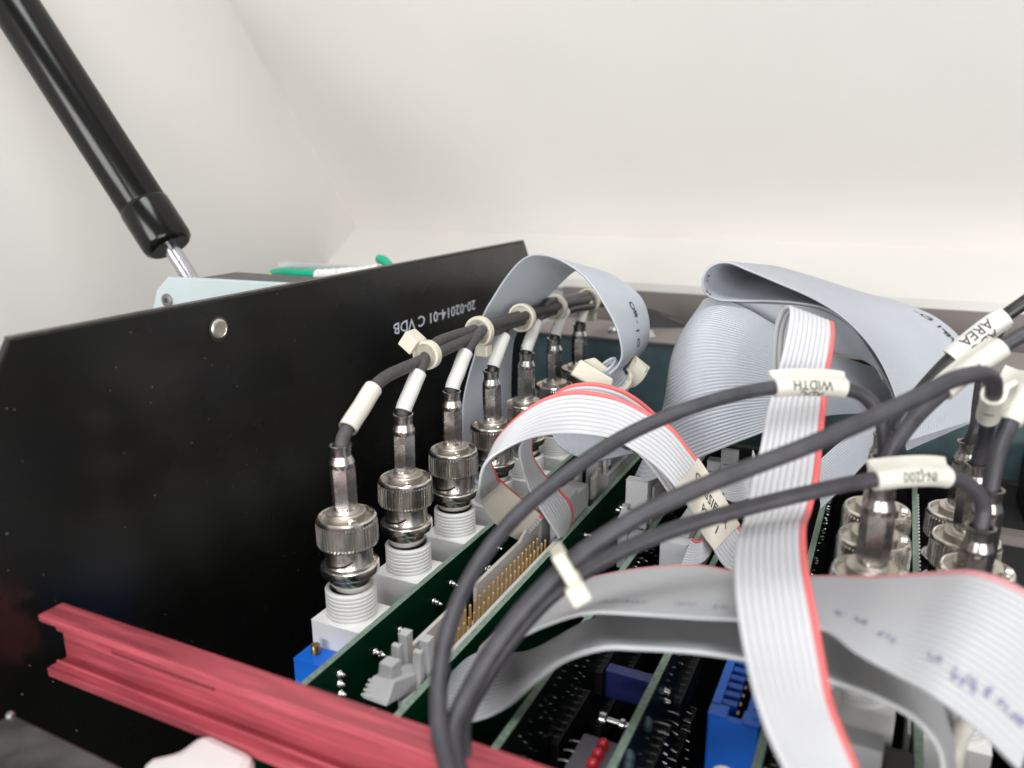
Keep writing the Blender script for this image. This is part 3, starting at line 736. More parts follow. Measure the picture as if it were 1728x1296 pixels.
# plugs on boards 3, 4 and 5
t = thing('ribbon_plug', 'tall pale grey latch block on the third board, under the crossing cables', 'connector', (-62, 215, -115), 'grey ribbon plugs latched on the boards')
MB().box(-66.2, -59.4, 214.0, 217.6, -112, -89.6).build('latch_plate', 'grey_pl', t, bevel=0.3)
MB().box(-67, -58.9, 217.8, 262, -114, -98).box(-59.6, -58.8, 219, 240, -98, -92.6).build('housing', 'grey_pl2', t, bevel=0.3)
MB().prism([(-66.6, 208.6, -116), (-66.6, 209.2, -99.6), (-66.6, 211.6, -98.0), (-66.6, 213.6, -100), (-66.6, 213.6, -116)], (3.0, 0, 0)).box(-66.2, -64.8, 211.4, 214, -114, -97.0).build('latch_post', 'grey_pl', t, bevel=0.25)
MB().box(-62.6, -59.2, 206.2, 211.4, -118, -103.8).build('header_end', 'grey_pl', t, bevel=0.3)
MB().box(-66.0, -60.0, 178, 184, -116, -107.2).build('header_foot', 'grey_pl', t, bevel=0.3)
t = thing('ribbon_plug', 'pale grey plug with a square front block on the fourth board', 'connector', (-44, 190, -112), 'grey ribbon plugs latched on the boards')
MB().box(-47.6, -40.4, 185.0, 189.2, -118, -92.6).build('end_block', 'grey_pl', t, bevel=0.35)
MB().hexa([(-47.4, 189.4, -104), (-41.2, 189.4, -104), (-41.2, 232, -104), (-47.4, 232, -104), (-45.8, 190.6, -91.6), (-41.2, 189.6, -92.4), (-41.2, 232, -92.4), (-45.8, 232, -91.6)]).build('housing', 'grey_pl', t, bevel=0.3)
MB().box(-40.9, -39.6, 189.6, 231, -108, -94.6).build('strain_relief', 'grey_pl2', t, bevel=0.2)
MB().box(-46.4, -41.6, 233, 237, -104, -86.8).box(-45.8, -42.4, 231.6, 234, -96, -90).build('far_block', 'grey_pl', t, bevel=0.3)
t = thing('ribbon_latch', 'small ridged grey latch beside the upright pale ribbon', 'latch', at(1230, 790, 236))
c = at(1231, 778, 236)
lt = MB().box(c[0] - 2.6, c[0] + 2.4, c[1], c[1] + 1.6, c[2] - 6, c[2] + 3.4).build('plate', 'grey_pl', t, bevel=0.25)
for k in range(6): MB().box(c[0] - 2.5, c[0] + 2.3, c[1] - .25, c[1], c[2] + 3.0 - k * .62 - .2, c[2] + 3.0 - k * .62 + .12).build('grip_rib', 'grey_pl', t)
MB().box(c[0] - 1.6, c[0] + .9, c[1] - 1.4, c[1], c[2] - 2.4, c[2] - 1.0).build('catch', 'grey_pl', t, bevel=0.25)
MB().hexa([(c[0] - 5, c[1] - 4, c[2] - 9), (c[0] + 1.5, c[1] - 4, c[2] - 9), (c[0] + 2.4, c[1] + 6, c[2] - 9), (c[0] - 5, c[1] + 6, c[2] - 9), (c[0] - 4.2, c[1] - 2.5, c[2] - 4.6), (c[0] + 1.6, c[1] - 2.5, c[2] - 4.6), (c[0] + 2.4, c[1] + 4, c[2] - 3.4), (c[0] - 3.4, c[1] + 4, c[2] - 3.4)]).build('base', 'grey_pl', t, bevel=0.4)

# bright blue terminal block on board 5
t = thing('terminal_block', 'bright blue slotted terminal block beside the upright pale ribbon', 'terminal block', (-19, 150, -125))
y0, y1, x0, x1, zt = 138.5, 184.0, -24.4, -14.3, -104.6
MB().box(x0, x1, y0, y0 + 1.6, -140, zt - .4).build('end_wall', 'blue', t, bevel=0.5, seg=3)
MB().box(x0, x0 + 3.6, y0 + .2, y0 + 4.0, -140, zt).build('corner_post', 'blue', t, bevel=0.6, seg=3)
MB().box(x1 - 3.6, x1, y0 + .2, y0 + 4.0, -140, zt).build('corner_post', 'blue', t, bevel=0.6, seg=3)
MB().box(x0, x0 + 1.7, y0 + 3.6, y1, -140, zt).build('side_wall', 'blue', t, bevel=0.4)
MB().box(x1 - 3.2, x1, y0 + 3.6, y1, -140, zt - .2).build('side_wall', 'blue', t, bevel=0.5)
MB().box(x0 + 1.7, x1 - 2.8, y0 + 4, y1, -140, -128).build('slot_floor', 'dark', t)
rib = MB().box(0, 3.0, -.8, .8, -22, 0).mesh('rib', 'blue_rib')
for k in range(12):
    r_ = inst('rib', rib, t, np.array([x0 + 1.7, y0 + 6.0 + 3.0 * k, zt - .5]) - origin(t)); add_bevel(r_, 0.35)
con = MB().box(0, .5, -.6, .6, -18, -1.2).mesh('contact', 'brass')
for k in range(12): inst('contact', con, t, np.array([x0 + 4.7, y0 + 6.0 + 3.0 * k, zt - 1.2]) - origin(t))
for k in range(2): MB().lathe([(.7, 0), (.6, .35), (0, .5)], 14, (x1 - 1.4, y0 + 2.6 + 3.0 * k, zt - .1)).build('stud', 'blue', t)
MB().lathe([(2.7, -.2), (2.7, .4), (2.2, .7), (0, .8)], 28, (x0 + 4.2, y0, -118.0), ax=(0, -1, 0)).build('white_plug', 'white_pl', t)

# grey header and beige wire behind the lower ribbons at the right
t = thing('edge_header', 'pale grey header seen under the handwritten ribbon', 'connector', (6, 132, -120), 'grey ribbon plugs latched on the boards')
MB().box(-.5, 6.6, 126.5, 131, -140, -93.6).build('latch_plate', 'grey_pl', t, bevel=0.6)
MB().box(-2.2, -.8, 127, 160, -140, -96).build('side_plate', 'grey_pl', t, bevel=0.3)
MB().box(-9.5, -2.4, 131, 165, -140, -98.6).build('housing', 'grey_pl2', t, bevel=0.5)
simple('dark_relay', 'chip', 'small dark relay with a red edge beside the pale header', 'relay', MB().box(7.6, 12.2, 128, 142, -140, -103.5), 0.3)
o = MB().box(7.8, 12.0, 128.2, 128.9, -103.45, -103.1).build('red_line', 'rib_red', bpy.data.objects['dark_relay'])
P = crm([at(1640, 1210, 128), at(1622, 1236, 127), at(1612, 1265, 126), at(1606, 1330, 126)], 14)
simple('beige_wire', 'sleeve', 'beige wire dropping below the handwritten ribbon', 'wire', MB().tube(P, 1.5, 14), 0)

# ------------------------------------------------------------------ right rows of plugs
AX_, BXX = 1.7, 21.9
colA = [(AX_, 152.5, -74.0), (AX_, 168.6, -74.0), (AX_, 184.6, -74.0)]
colB = [(19.3, 161.0, -82.5), (21.6, 175.5, -80.0), (20.4, 190.8, -80.0), (19.8, 206.2, -80.0)]
for c in colA: socket(B6, c)
for c in colB: socket(B7, c)
def cable(label, c, pts, r=1.8, jm='jacket', spin=0.0, tilt=(0, 0), n=120, group='coax cables plugged in at the right', upto=None):
    t = thing('coax_cable', label, 'coax cable', c, group)
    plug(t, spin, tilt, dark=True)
    R_ = Matrix.Rotation(tilt[1], 3, 'Y') @ Matrix.Rotation(tilt[0], 3, 'X')
    P0 = [np.asarray(c) + np.array(R_ @ Vector((0, 0, z))) for z in (13.5, 17.2)]
    path = crm(P0 + list(pts), n)
    MB().tube(path, r, 20).build('jacket', jm, t)
    return t, path
def seglen(P): return np.concatenate([[0], np.cumsum(np.linalg.norm(np.diff(P, axis=0), axis=1))])
def near(path, p): return int(np.argmin(np.linalg.norm(path - np.asarray(p), axis=1)))
def flag(t, path, a, b, r, fin, up, lines, size, mt='sleeve', ang0=-40, dirn=-1, name='marker_sleeve', face=None, step=None, bold=0.004):
    """printed sleeve round a cable between two points, pinched into a flat fin towards `up`"""
    i, j = sorted((near(path, a), near(path, b))); P = path[i:j + 1]; P = crm(P[::max(1, len(P) // 8)], 24)
    prof = []
    for k in range(28):
        an = math.radians(-215 + 250 * k / 27); prof.append((r * math.cos(an), r * math.sin(an)))
    prof = [(x, y) for x, y in prof]
    hw = .55
    prof += [(hw, r + .25 * fin), (hw * .8, r + fin), (-hw * .8, r + fin), (-hw, r + .25 * fin)]
    o = MB().tube(P, r, mi=0, prof=prof, up=up).build(name, mt, t)
    T = np.gradient(P, axis=0); T /= np.linalg.norm(T, axis=1)[:, None]; L_ = seglen(P); mb = MB()
    for q, (txt, an) in enumerate(lines):      # reading along dirn * T, the line turned an degrees round the sleeve
        vs, fs = text_mesh(txt, size, bold, .9); V = []
        for x, y in vs:
            s_ = L_[-1] / 2 + dirn * x; k = np.clip(np.interp(s_, L_, np.arange(len(P))), 0, len(P) - 1.001); k0 = int(k); f_ = k - k0
            c = P[k0] * (1 - f_) + P[k0 + 1] * f_; tt = T[k0]
            n0 = -P[len(P) // 2]; n0 = n0 - tt * (tt @ n0); n0 /= np.linalg.norm(n0); e = np.cross(n0, dirn * tt)
            aa = math.radians(an) + y / r
            V.append(c + (r + .09) * (n0 * math.cos(aa) + e * math.sin(aa)))
        mb.add(V, fs)
    if not lines: return o
    mb.build('print', 'ink', t)
    return o
UPV = (0, 0, 1)

# A2 -> WIDTH cable, sweeping left and down over the boards
tW, pW = cable('black coax cable marked WIDTH, sweeping left over the ribbons', colA[1],
    [at(1493, 742, 159), at(1484, 700, 158.5), at(1458, 668, 158), at(1424, 656, 157.5), at(1360, 651, 157), at(1293, 656, 156), at(1180, 683, 153), at(1060, 733, 150), at(960, 797, 145), at(870, 872, 140), at(800, 963, 134), at(757, 1060, 128), at(741, 1150, 123), at(742, 1230, 118), at(765, 1330, 111)], 1.42, 'jacket', n=170)
flag(tW, pW, at(1424, 655, 157.5), at(1297, 655, 156), 1.95, 1.7, (0.1, 0.75, 0.65), [('WIDTH', -8), ('ADC', 55)], 2.7, dirn=1)
# A3 -> AREA cable, to the upper right
tA, pA = cable('black coax cable marked AREA, leaving at the upper right', colA[2],
    [at(1500, 752, 178), at(1520, 706, 178), at(1562, 650, 177), at(1612, 598, 175), at(1660, 558, 173), at(1705, 527, 171), at(1800, 460, 168)], 1.5, 'jacket_dk')
flag(tA, pA, at(1607, 603, 175), at(1708, 525, 171), 2.3, 2.4, (0.55, 0.75, -0.3), [('AREA', -18), ('ADC', 52)], 3.3, 'sleeve_w', dirn=-1)
# A1 -> second sleeve to the upper right, in front of AREA
tF, pF = cable('greyish coax cable from the nearest plug of the middle row', colA[0],
    [at(1490, 800, 150), at(1506, 760, 152), at(1545, 705, 155), at(1598, 655, 157), at(1640, 620, 157), at(1690, 586, 156), at(1760, 545, 155)], 1.5, 'jacket')
flag(tF, pF, at(1590, 662, 157), at(1690, 586, 156), 2.1, 1.2, (-0.45, 0.75, 0.45), [('FF', 30)], 3.0, dirn=-1)
# B1 -> IN-J200 cable
tI, pI = cable('black coax cable marked IN-J200, sweeping left to the red rail', colB[0],
    [at(1660, 858, 148.6), at(1650, 833, 147.8), at(1630, 815, 147), at(1600, 806, 146), at(1530, 804, 143), at(1465, 811, 142), at(1380, 828, 140), at(1250, 860, 138), at(1120, 900, 136), at(1010, 950, 134), at(930, 1005, 132), at(870, 1070, 130), at(815, 1150, 128), at(780, 1225, 124), at(800, 1330, 116)], 1.42, 'jacket', n=170)
flag(tI, pI, at(1598, 806, 146), at(1467, 811, 142), 1.95, 1.8, (0.1, 0.75, 0.65), [('IN-J200', 2)], 2.5, dirn=1)
# B2 -> short cable to the right edge
tR, pR = cable('grey coax cable leaning out of the right edge of the photo', colB[1],
    [at(1682, 772, 160), at(1692, 742, 161), at(1708, 706, 162), at(1728, 660, 163), at(1760, 600, 164)], 1.6, 'jacket')
flag(tR, pR, at(1705, 714, 162), at(1745, 630, 163), 2.2, 3.0, (-0.9, 0.1, 0.3), [], 3.0)
# B3 -> cable that bends over and sweeps left
tB, pB = cable('black coax cable bent sharply over, sweeping left below the WIDTH cable', colB[2],
    [at(1660, 745, 170), at(1668, 700, 161), at(1677, 662, 150), at(1674, 640, 144), at(1650, 631, 139), at(1610, 640, 137.5), at(1560, 664, 136), at(1450, 715, 134), at(1350, 757, 132), at(1200, 815, 130), at(1080, 870, 128), at(980, 935, 127), at(900, 1010, 126), at(840, 1085, 125), at(795, 1160, 123), at(764, 1235, 119), at(778, 1330, 112)], 1.52, 'jacket', n=170)
flag(tB, pB, at(1667, 708, 162), at(1677, 664, 150.5), 2.2, 2.4, (0.6, 0.8, 0), [('II', 0)], 2.6)
# B4 -> straight up behind it
tS, pS = cable('dark coax cable rising straight behind the bent one', colB[3],
    [at(1647, 722, 186), at(1652, 680, 188), at(1660, 630, 190), at(1690, 540, 192)], 1.5, 'jacket_dk')

# nylon tie holding the two sweeping cables
c = (pB[near(pB, at(955, 955, 127))] + pI[near(pI, at(965, 982, 133))]) / 2
t = thing('cable_tie', 'white nylon tie with its head up, joining two sweeping black cables', 'cable tie', c)
u = at(985, 1010, 124) - at(940, 935, 124); L_ = np.linalg.norm(u); u /= L_
ff = ROT[:, 2]; v = np.cross(u, ff); v /= np.linalg.norm(v)
c0 = at(962, 972, 122)
def obox(c, a, b, d): return [c + u * i_ * a + v * j_ * b + ff * k_ * d for k_ in (1, -1) for i_, j_ in ((-1, -1), (1, -1), (1, 1), (-1, 1))]
MB().hexa(obox(c0 + u * -.2, 3.5, 1.1, .4)).build('band', 'nylon', t, bevel=0.4)
MB().hexa(obox(c0 + u * -.2 + ff * 8.0, 3.2, 1.1, .4)).build('band', 'nylon', t, bevel=0.4)
for s_ in (-1, 1): MB().hexa(obox(c0 + u * (s_ * 3.2 - .2) + ff * 4.0, .4, 1.1, 4.1)).build('band', 'nylon', t, bevel=0.3)
MB().hexa(obox(c0 + u * 2.9 - ff * .4 - v * .3, 1.6, 1.6, 1.2)).build('head', 'nylon', t, bevel=0.45)

# ------------------------------------------------------------------ flat cables
RG = 'flat ribbon cables looped over the boards'
def rb(label, loc, group=RG): return thing('ribbon_cable', label, 'ribbon cable', loc, group)
def rowp(a, da, b, wid, s=1):
    A = at(a[0], a[1], da); return [A, pair(A, b, wid, s)]

# grey loop behind the coax bundle: near edge first
near_e = [(772, 900, 262), (776, 820, 264), (779, 740, 266), (781, 680, 267), (790, 636, 268), (802, 594, 268), (812, 540, 267), (835, 497, 265), (857, 464, 262), (879, 440, 258), (901, 430, 254), (930, 433, 250), (960, 447, 246), (984, 465, 243), (1004, 489, 241), (1022, 518, 240), (1038, 548, 240), (1047, 578, 240), (1049, 602, 241), (1042, 618, 242), (1028, 632, 243)]
far_e = [(858, 900), (860, 800), (861, 740), (862, 690), (862, 636), (868, 570), (885, 545), (908, 516), (930, 494), (950, 474), (968, 458), (985, 453), (1010, 456), (1038, 468), (1064, 486), (1083, 505), (1093, 532), (1095, 560), (1090, 583), (1078, 600), (1058, 622)]
t = rb('printed blue grey ribbon looping over the tied coax bundle', at(820, 800, 266))
rows = [rowp((n_[0], n_[1]), n_[2], f_, 31.0, 1) for n_, f_ in zip(near_e, far_e)]
sf = ribbon(t, rows, 34, 110, 0.8, m=4)
mb = MB()
for ch, px, py in (('O', 1071, 510), ('#', 1079, 528), ('-', 1081, 543), ('I', 1083, 560), ('O', 1084, 580), ('.', 1081, 592)):
    u_, v_, sg = sf.uv(px, py); sf.text(mb, ch, 4.4, u_, v_, du=1, dv=-1, off=sg * .5, length=sf.length, width=sf.width, bold=.012)
mb.build('print', 'ink', t)
# little rolled end and the nylon saddle under the loop
P = [at(1012, 634, 246), at(1030, 610, 252), at(1050, 585, 262)]
t = rb('small rolled ribbon end held by the nylon saddle', at(1015, 630, 246))
cc, rr_ = at(1022, 616, 247), 0
ringu = at(1045, 595, 250) - at(1008, 632, 246); ringu /= np.linalg.norm(ringu)
ringv = np.cross(ringu, (0.5, 0.8, -0.1)); ringv /= np.linalg.norm(ringv); axr = np.cross(ringu, ringv)
rows = []
for k in range(17):
    a_ = 2 * math.pi * k / 16; p_ = cc + ringu * 3.9 * math.cos(a_) + ringv * 2.3 * math.sin(a_)
    rows.append([p_, p_ + axr * (11 if (axr @ ROT[:, 2]) > 0 else -11)])
ribbon(t, rows, 10, 48, 0.9, m=3)
t = thing('nylon_saddle', 'cream nylon saddle clamping the bottom of the printed grey loop', 'cable clamp', at(1010, 640, 244))
A_, B_, C_, D_ = at(963, 632, 243), at(980, 606, 243), at(1036, 640, 241), at(1028, 668, 241)
fw = ROT[:, 2]
MB().hexa([p_ + fw * 6 for p_ in (A_, D_, C_, B_)] + [A_, D_, C_, B_]).build('head', 'nylon', t, bevel=0.6)
A_, B_, C_, D_ = at(984, 608, 246), at(1004, 603, 247), at(1040, 632, 246), at(1030, 640, 246)
MB().hexa([p_ + fw * 7 for p_ in (A_, D_, C_, B_)] + [A_, D_, C_, B_]).build('step', 'nylon', t, bevel=0.5)
P = crm([at(1024, 655, 247), at(1048, 648, 250), at(1070, 632, 254), at(1082, 612, 258)], 14)
MB().tube(P, 1, prof=[(-.9, -3.2), (.9, -3.2), (.9, 3.2), (-.9, 3.2)], up=(0.3, 0.9, 0.2)).build('strap', 'nylon', t, bevel=0.2)
c = at(1079, 617, 259); MB().hexa([at(1068, 630, 259), at(1084, 640, 259), at(1093, 622, 259), at(1074, 601, 259)] + [at(1068, 630, 255), at(1084, 640, 255), at(1093, 622, 255), at(1074, 601, 255)]).build('tail', 'nylon', t, bevel=0.4)
simple('nylon_block', 'nylon', 'small cream nylon block below the clamp', 'block', MB().hexa([at(1062, 700, 262), at(1080, 706, 262), at(1084, 690, 262), at(1060, 680, 262), at(1062, 700, 258), at(1080, 706, 258), at(1084, 690, 258), at(1060, 680, 258)]), 0.4)
# smooth grey ribbon belly under the red-edged arch
t = rb('smooth grey ribbon belly showing under the red-edged arch', at(965, 750, 246))
rows = [rowp((930, 700), 252, (1010, 690), 18), rowp((930, 728), 248, (1010, 715), 18), rowp((944, 752), 244, (1018, 738), 18), rowp((970, 768), 242, (1040, 752), 18), rowp((1010, 778), 244, (1070, 765), 18)]
ribbon(t, rows, 20, 30, 0.8, m=3)

# two pale ten-way ribbons with a red edge, arched over board 2
red1 = [(918, 871, 226), (900, 856, 224), (878, 839, 221), (852, 816, 217), (836, 797, 214), (828, 778, 212), (834, 752, 211), (848, 730, 211), (883, 695, 212), (925, 669, 213), (967, 659, 213), (1008, 662, 212), (1050, 673, 210), (1094, 695, 208), (1130, 717, 206), (1167, 762, 204), (1197, 800, 202), (1225, 848, 200), (1250, 892, 199), (1285, 930, 199)]
low1 = [(882, 913), (856, 899), (832, 876), (814, 848), (808, 822), (814, 793), (826, 775), (842, 764), (880, 745), (920, 735), (960, 732), (994, 734), (1032, 741), (1072, 762), (1105, 786), (1144, 828), (1178, 884), (1200, 922), (1222, 955), (1250, 972)]
t = rb('pale ten-way ribbon with red edge and a CLASSIFIER sticker, arched over the boards', at(880, 900, 226))
rows = []
for k, (n_, f_) in enumerate(zip(red1, low1)):
    rows.append(rowp(n_[:2], n_[2], f_, 12.7, 1 if k < 4 else -1))
sf = ribbon(t, rows, 10, 130, 0.95, mats=('rib_white',), red=0, wires=True, m=6)
def sticker(sf, t, u0, u1, off, name='sticker', mt='sticker', v0=0.0, v1=1.0, skew=0.0):
    nu, nv = 24, 22; G_ = np.zeros((nu, nv, 3)); H_ = np.zeros((nu, nv, 3))
    for i in range(nu):
        for j in range(nv):
            v = v0 + (v1 - v0) * j / (nv - 1); u = u0 + (u1 - u0) * i / (nu - 1) + skew * (v - .5)
            G_[i, j] = sf.pt(u, v, off); H_[i, j] = sf.pt(u, v, off * .86)
    mb = MB().grid(G_, flip=off < 0).grid(H_, flip=off > 0)
    for e in (0, -1): mb.grid(np.stack([G_[e], H_[e]], 0)); mb.grid(np.stack([G_[:, e], H_[:, e]], 1))
    return mb.build(name, mt, t)
ua, _, sg2 = sf.uv(1160, 800); ub, _, _ = sf.uv(1222, 920)
sticker(sf, t, ua, ub, sg2 * .62, skew=-.03)
mb = MB()
u_, v_, _ = sf.uv(1196, 848); sf.text(mb, 'CLASSIFIER', 3.2, u_, .36, du=1, dv=-1, off=sg2 * .72, length=sf.length, width=sf.width, bold=.014)
u_, v_, _ = sf.uv(1200, 868); sf.text(mb, 'P2    1', 3.2, u_, .66, du=1, dv=-1, off=sg2 * .72, length=sf.length, width=sf.width, bold=.014)
mb.build('sticker_print', 'ink', t)
sticker(sf, t, .015, .165, -sg2 * .62, 'blank_sticker')

red2 = [(1180, 800, 216), (1140, 742, 217), (1108, 699, 218), (1050, 657, 220), (994, 645, 222), (950, 655, 223), (917, 688, 223), (900, 725, 222), (897, 762, 222), (908, 787, 224), (927, 810, 227), (950, 832, 230), (964, 850, 233), (967, 868, 236), (958, 898, 240)]
low2 = [(1140, 850), (1098, 790), (1062, 752), (1015, 722), (975, 712), (935, 716), (903, 728), (884, 744), (876, 760), (880, 787), (886, 808), (898, 838), (917, 868), (930, 888), (943, 908)]
t = rb('second pale ten-way ribbon nested under the arch, plugged beside the gold pins', at(950, 900, 238))
rows = [rowp(n_[:2], n_[2], f_, 12.7, -1) for n_, f_ in zip(red2, low2)]
ribbon(t, rows, 10, 100, 0.95, mats=('rib_white',), red=0, wires=True, m=5)

# upright pale ribbon folded over in the middle
lef = [(1304, 700, 181), (1303, 640, 180), (1304, 585, 178), (1309, 545, 176), (1319, 522, 174), (1331, 518, 171), (1333, 534, 168.5), (1324, 584, 167), (1311, 634, 166), (1295, 693, 164), (1282, 759, 161), (1268, 814, 158), (1259, 866, 150), (1246, 905, 138), (1240, 947, 127), (1241, 1000, 118), (1247, 1050, 113), (1258, 1110, 108), (1277, 1186, 102), (1299, 1247, 98), (1330, 1310, 94)]
rig = [(1385, 725), (1383, 660), (1383, 610), (1388, 570), (1397, 550), (1406, 546), (1408, 560), (1406, 590), (1401, 622), (1395, 676), (1389, 740), (1383, 805), (1371, 858), (1361, 890), (1362, 940), (1370, 993), (1380, 1046), (1391, 1110), (1405, 1186), (1421, 1230), (1450, 1300)]
t = rb('upright pale ten-way ribbon with red edge, creased and folded over at its top', at(1330, 700, 165))
rows = [rowp(n_[:2], n_[2], f_, 12.7, 1 if k < 13 else 1) for k, (n_, f_) in enumerate(zip(lef, rig))]
ribbon(t, rows, 10, 120, 0.95, mats=('rib_white',), red=9, wires=True, m=6)

# short ribbon curling out of the square block on board 4
t = rb('short curled ribbon with a red top edge at the square grey block', at(1180, 930, 200))
rows = [[at(1168, 908, 203), at(1150, 955, 197)], [at(1176, 914, 201), at(1166, 955, 196)], [at(1186, 911, 200), at(1182, 951, 195)], [at(1192, 900, 202), at(1197, 938, 196)], [at(1190, 885, 206), at(1201, 920, 199)], [at(1184, 868, 211), at(1198, 900, 204)]]
ribbon(t, rows, 10, 40, 0.9, mats=('rib_white',), red=0, m=4)
t = rb('short white ribbon bulging behind the crossing cables near the ridged latch', at(1245, 830, 214))
rows = [[at(1228, 800, 222), at(1222, 842, 216)], [at(1240, 806, 219), at(1240, 848, 213)], [at(1256, 800, 217), at(1262, 842, 211)], [at(1268, 785, 219), at(1276, 822, 213)], [at(1270, 760, 224), at(1280, 790, 219)]]
ribbon(t, rows, 10, 36, 0.9, mats=('rib_white',), m=4)

# big grey ribbon, lower sheet: stations from the right end to the bend at the left and back
t = rb('broad fine-ridged grey ribbon bulging behind the upright pale ribbon', at(1200, 800, 246))
rows = [
    [at(1545, 640, 262), at(1542, 658, 258), at(1537, 676, 255), at(1530, 690, 252)],
    [at(1480, 622, 258), at(1480, 646, 253), at(1476, 674, 248), at(1470, 697, 245)],
    [at(1405, 597, 252), at(1404, 632, 246), at(1401, 670, 240), at(1396, 702, 237)],
    [at(1320, 556, 247), at(1312, 596, 239), at(1306, 656, 232), at(1300, 726, 228)],
    [at(1255, 519, 246), at(1236, 560, 236), at(1222, 646, 228), at(1212, 760, 225)],
    [at(1218, 505, 248), at(1179, 552, 238), at(1166, 660, 230), at(1150, 786, 228)],
    [at(1197, 503, 252), at(1152, 570, 243), at(1136, 676, 236), at(1098, 811, 234)],
    [at(1187, 509, 258), at(1139, 588, 250), at(1119, 692, 244), at(1074, 812, 242)],
    [at(1190, 520, 266), at(1142, 602, 259), at(1122, 704, 254), at(1076, 800, 252)],
    [at(1215, 540, 276), at(1160, 630, 271), at(1135, 720, 266), at(1095, 790, 264)],
    [at(1280, 570, 286), at(1240, 650, 282), at(1200, 730, 278), at(1150, 780, 276)]]
ribbon(t, rows, 50, 90, 0.85, m=4)

# big grey ribbon, upper loop: lower layer, bend at the left, upper layer flaring down at the right
t = rb('wide printed grey ribbon folded back on itself above the lower grey sheet', at(1300, 500, 250))
E1 = [(1530, 760, 236), (1518, 708, 237), (1498, 648, 238), (1464, 590, 239), (1432, 548, 240), (1395, 522, 241), (1350, 512, 242), (1300, 508, 243), (1240, 508, 243), (1205, 504, 243), (1188, 492, 242), (1185, 474, 241), (1192, 456, 240), (1208, 445, 239), (1228, 443, 238), (1260, 455, 237), (1310, 476, 236), (1365, 500, 235), (1412, 528, 234), (1450, 562, 233), (1482, 604, 232), (1506, 655, 231), (1520, 706, 230), (1527, 745, 230)]
E2 = [(1640, 712, 285), (1650, 662, 287), (1644, 620, 289), (1618, 574, 291), (1572, 538, 293), (1510, 516, 295), (1440, 496, 296), (1380, 478, 297), (1325, 462, 297), (1296, 456, 297), (1284, 454, 296), (1280, 452, 295), (1282, 450, 294), (1290, 449, 293), (1305, 450, 291), (1335, 457, 289), (1390, 474, 286), (1450, 493, 283), (1520, 512, 280), (1580, 537, 277), (1625, 577, 273), (1648, 625, 269), (1652, 668, 265), (1642, 708, 262)]
rows = [[at(*a_), at(*b_)] for a_, b_ in zip(E1, E2)]
sf = ribbon(t, rows, 48, 130, 0.85, m=4)
mb = MB()
for ch, px, py in (('I', 1201, 467), ('-', 1199, 478), ('-', 1198, 486), ('D', 1197, 495)):
    u_, v_, sg = sf.uv(px, py); sf.text(mb, ch, 3.6, u_, v_, du=1, dv=1, off=sg * .5, length=sf.length, width=sf.width, bold=.012)
for ch, px, py in (('-', 1550, 520), ('Q', 1572, 523), (':', 1588, 530), ('1', 1600, 537), ('-', 1608, 543), ('8', 1614, 550), (':', 1620, 560), ('A', 1626, 568), ('/', 1632, 578)):
    u_, v_, sg = sf.uv(px, py + 3); sf.text(mb, ch, 5.0, u_, min(v_, .88), du=1, dv=-1, off=sg * .5, length=sf.length, width=sf.width, bold=.012)
mb.build('print', 'ink', t)
t = rb('dark underside of a grey ribbon tucked beneath the folded one', at(1400, 560, 252))
rows = [[at(1225, 511, 250), at(1250, 526, 262)], [at(1300, 513, 248), at(1322, 562, 258)], [at(1360, 517, 247), at(1390, 592, 256)], [at(1410, 534, 246), at(1440, 600, 254)], [at(1455, 574, 245), at(1480, 622, 252)], [at(1490, 640, 244), at(1505, 660, 250)]]
ribbon(t, rows, 24, 40, 0.85, m=4)
# pale grey sheet below it, right of the upright ribbon
t = rb('grey ribbon sloping down to the boards right of the upright pale ribbon', at(1420, 790, 214))
rows = [[at(1500, 700, 226), at(1492, 760, 216)], [at(1460, 720, 222), at(1462, 780, 212)], [at(1420, 745, 220), at(1425, 820, 209)], [at(1380, 780, 218), at(1385, 860, 206)]]
ribbon(t, rows, 16, 30, 0.85, m=4)

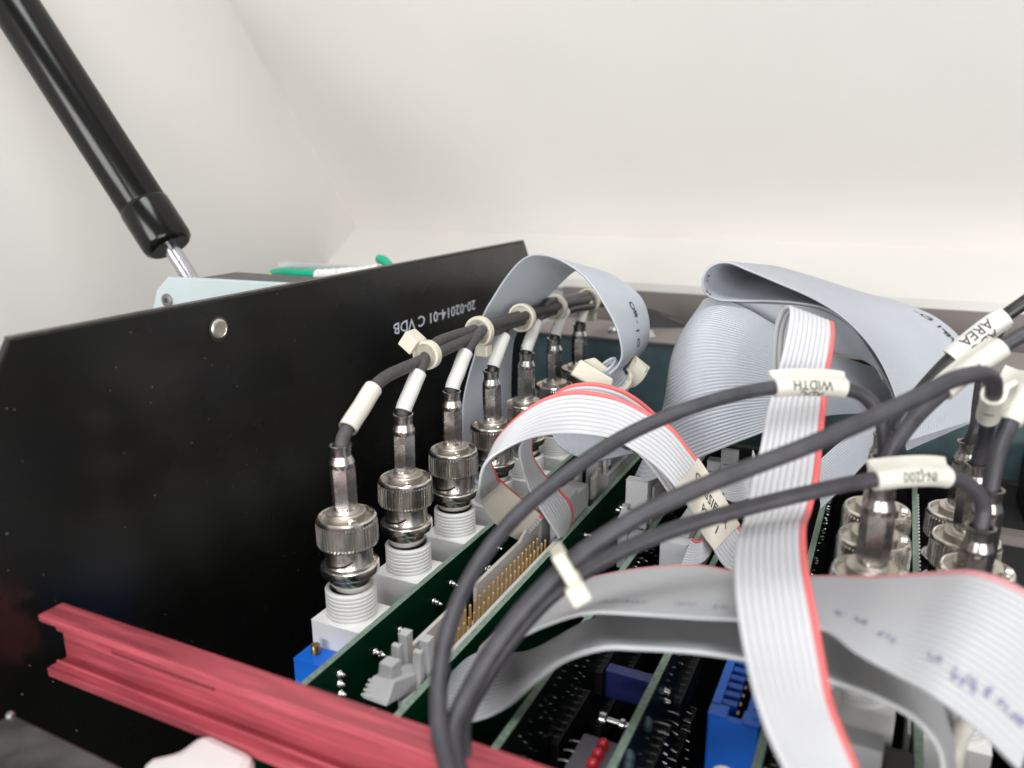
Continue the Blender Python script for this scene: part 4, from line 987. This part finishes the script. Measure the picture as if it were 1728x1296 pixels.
# handwritten ribbon in the foreground
far1 = [(812, 1092), (872, 1035), (942, 993), (1015, 972), (1100, 958), (1180, 955), (1250, 967), (1330, 974), (1400, 973), (1480, 973), (1570, 967), (1650, 965), (1728, 995), (1800, 1050)]
nea1 = [(798, 1125, 150), (856, 1088, 146), (919, 1056, 141), (990, 1035, 137), (1080, 1037, 133), (1170, 1043, 131), (1245, 1046, 129), (1320, 1049, 127), (1390, 1062, 124), (1440, 1098, 119), (1510, 1138, 114), (1580, 1178, 109), (1650, 1232, 106), (1720, 1300, 103)]
t = rb('handwritten pale grey ribbon sweeping across the foreground above its twin', at(1170, 1020, 130))
rows = [rowp(n_[:2], n_[2], f_, 27.0, 1) for n_, f_ in zip(nea1, far1)]
sf = ribbon(t, rows, 20, 110, 0.9, mats=('rib_mid',), red=19, m=5, web=.5, rmat='rib_red2')
mb = MB()
for px, py, n_, sz in ((1010, 1012, 9, 1.5), (1135, 1022, 6, 1.1), (1200, 1024, 4, 1.1), (1407, 1032, 1, 2.4), (1442, 1048, 3, 1.7), (1480, 1072, 3, 2.0), (1565, 1108, 2, 2.3), (1605, 1138, 3, 2.3), (1655, 1168, 3, 2.3), (1695, 1200, 2, 2.3)):
    u_, v_, sg = sf.uv(px, py); sf.scribble(mb, u_, v_, n_, sz, sf.length, sf.width, sg * .62)
mb.build('handwriting', 'ink_blue', t)
far2 = [(765, 1135), (798, 1106), (832, 1096), (868, 1103), (905, 1096), (950, 1072), (1000, 1046), (1080, 1024), (1170, 1020), (1250, 1032), (1330, 1042), (1410, 1062), (1500, 1102), (1580, 1160), (1622, 1230), (1626, 1310)]
nea2 = [(742, 1210, 160), (774, 1222, 158), (815, 1214, 156), (858, 1191, 152), (905, 1150, 147), (950, 1116, 143), (1017, 1095, 138), (1080, 1096, 136), (1180, 1103, 133), (1250, 1113, 132), (1330, 1129, 130), (1400, 1151, 127), (1480, 1180, 121), (1545, 1216, 119), (1584, 1266, 118), (1592, 1335, 117)]
t = rb('twin pale grey ribbon fanning out beneath the handwritten one', at(1100, 1080, 132))
wd2 = [15.5, 15.8, 16.2, 17, 18, 19, 20.5] + [22.0] * 9
rows = [rowp(n_[:2], n_[2], f_, w_, 1) for n_, f_, w_ in zip(nea2, far2, wd2)]
ribbon(t, rows, 16, 110, 1.15, mats=('rib_mid',), m=5)

for o in bpy.data.objects:
    if '_l' in o: del o['_l']
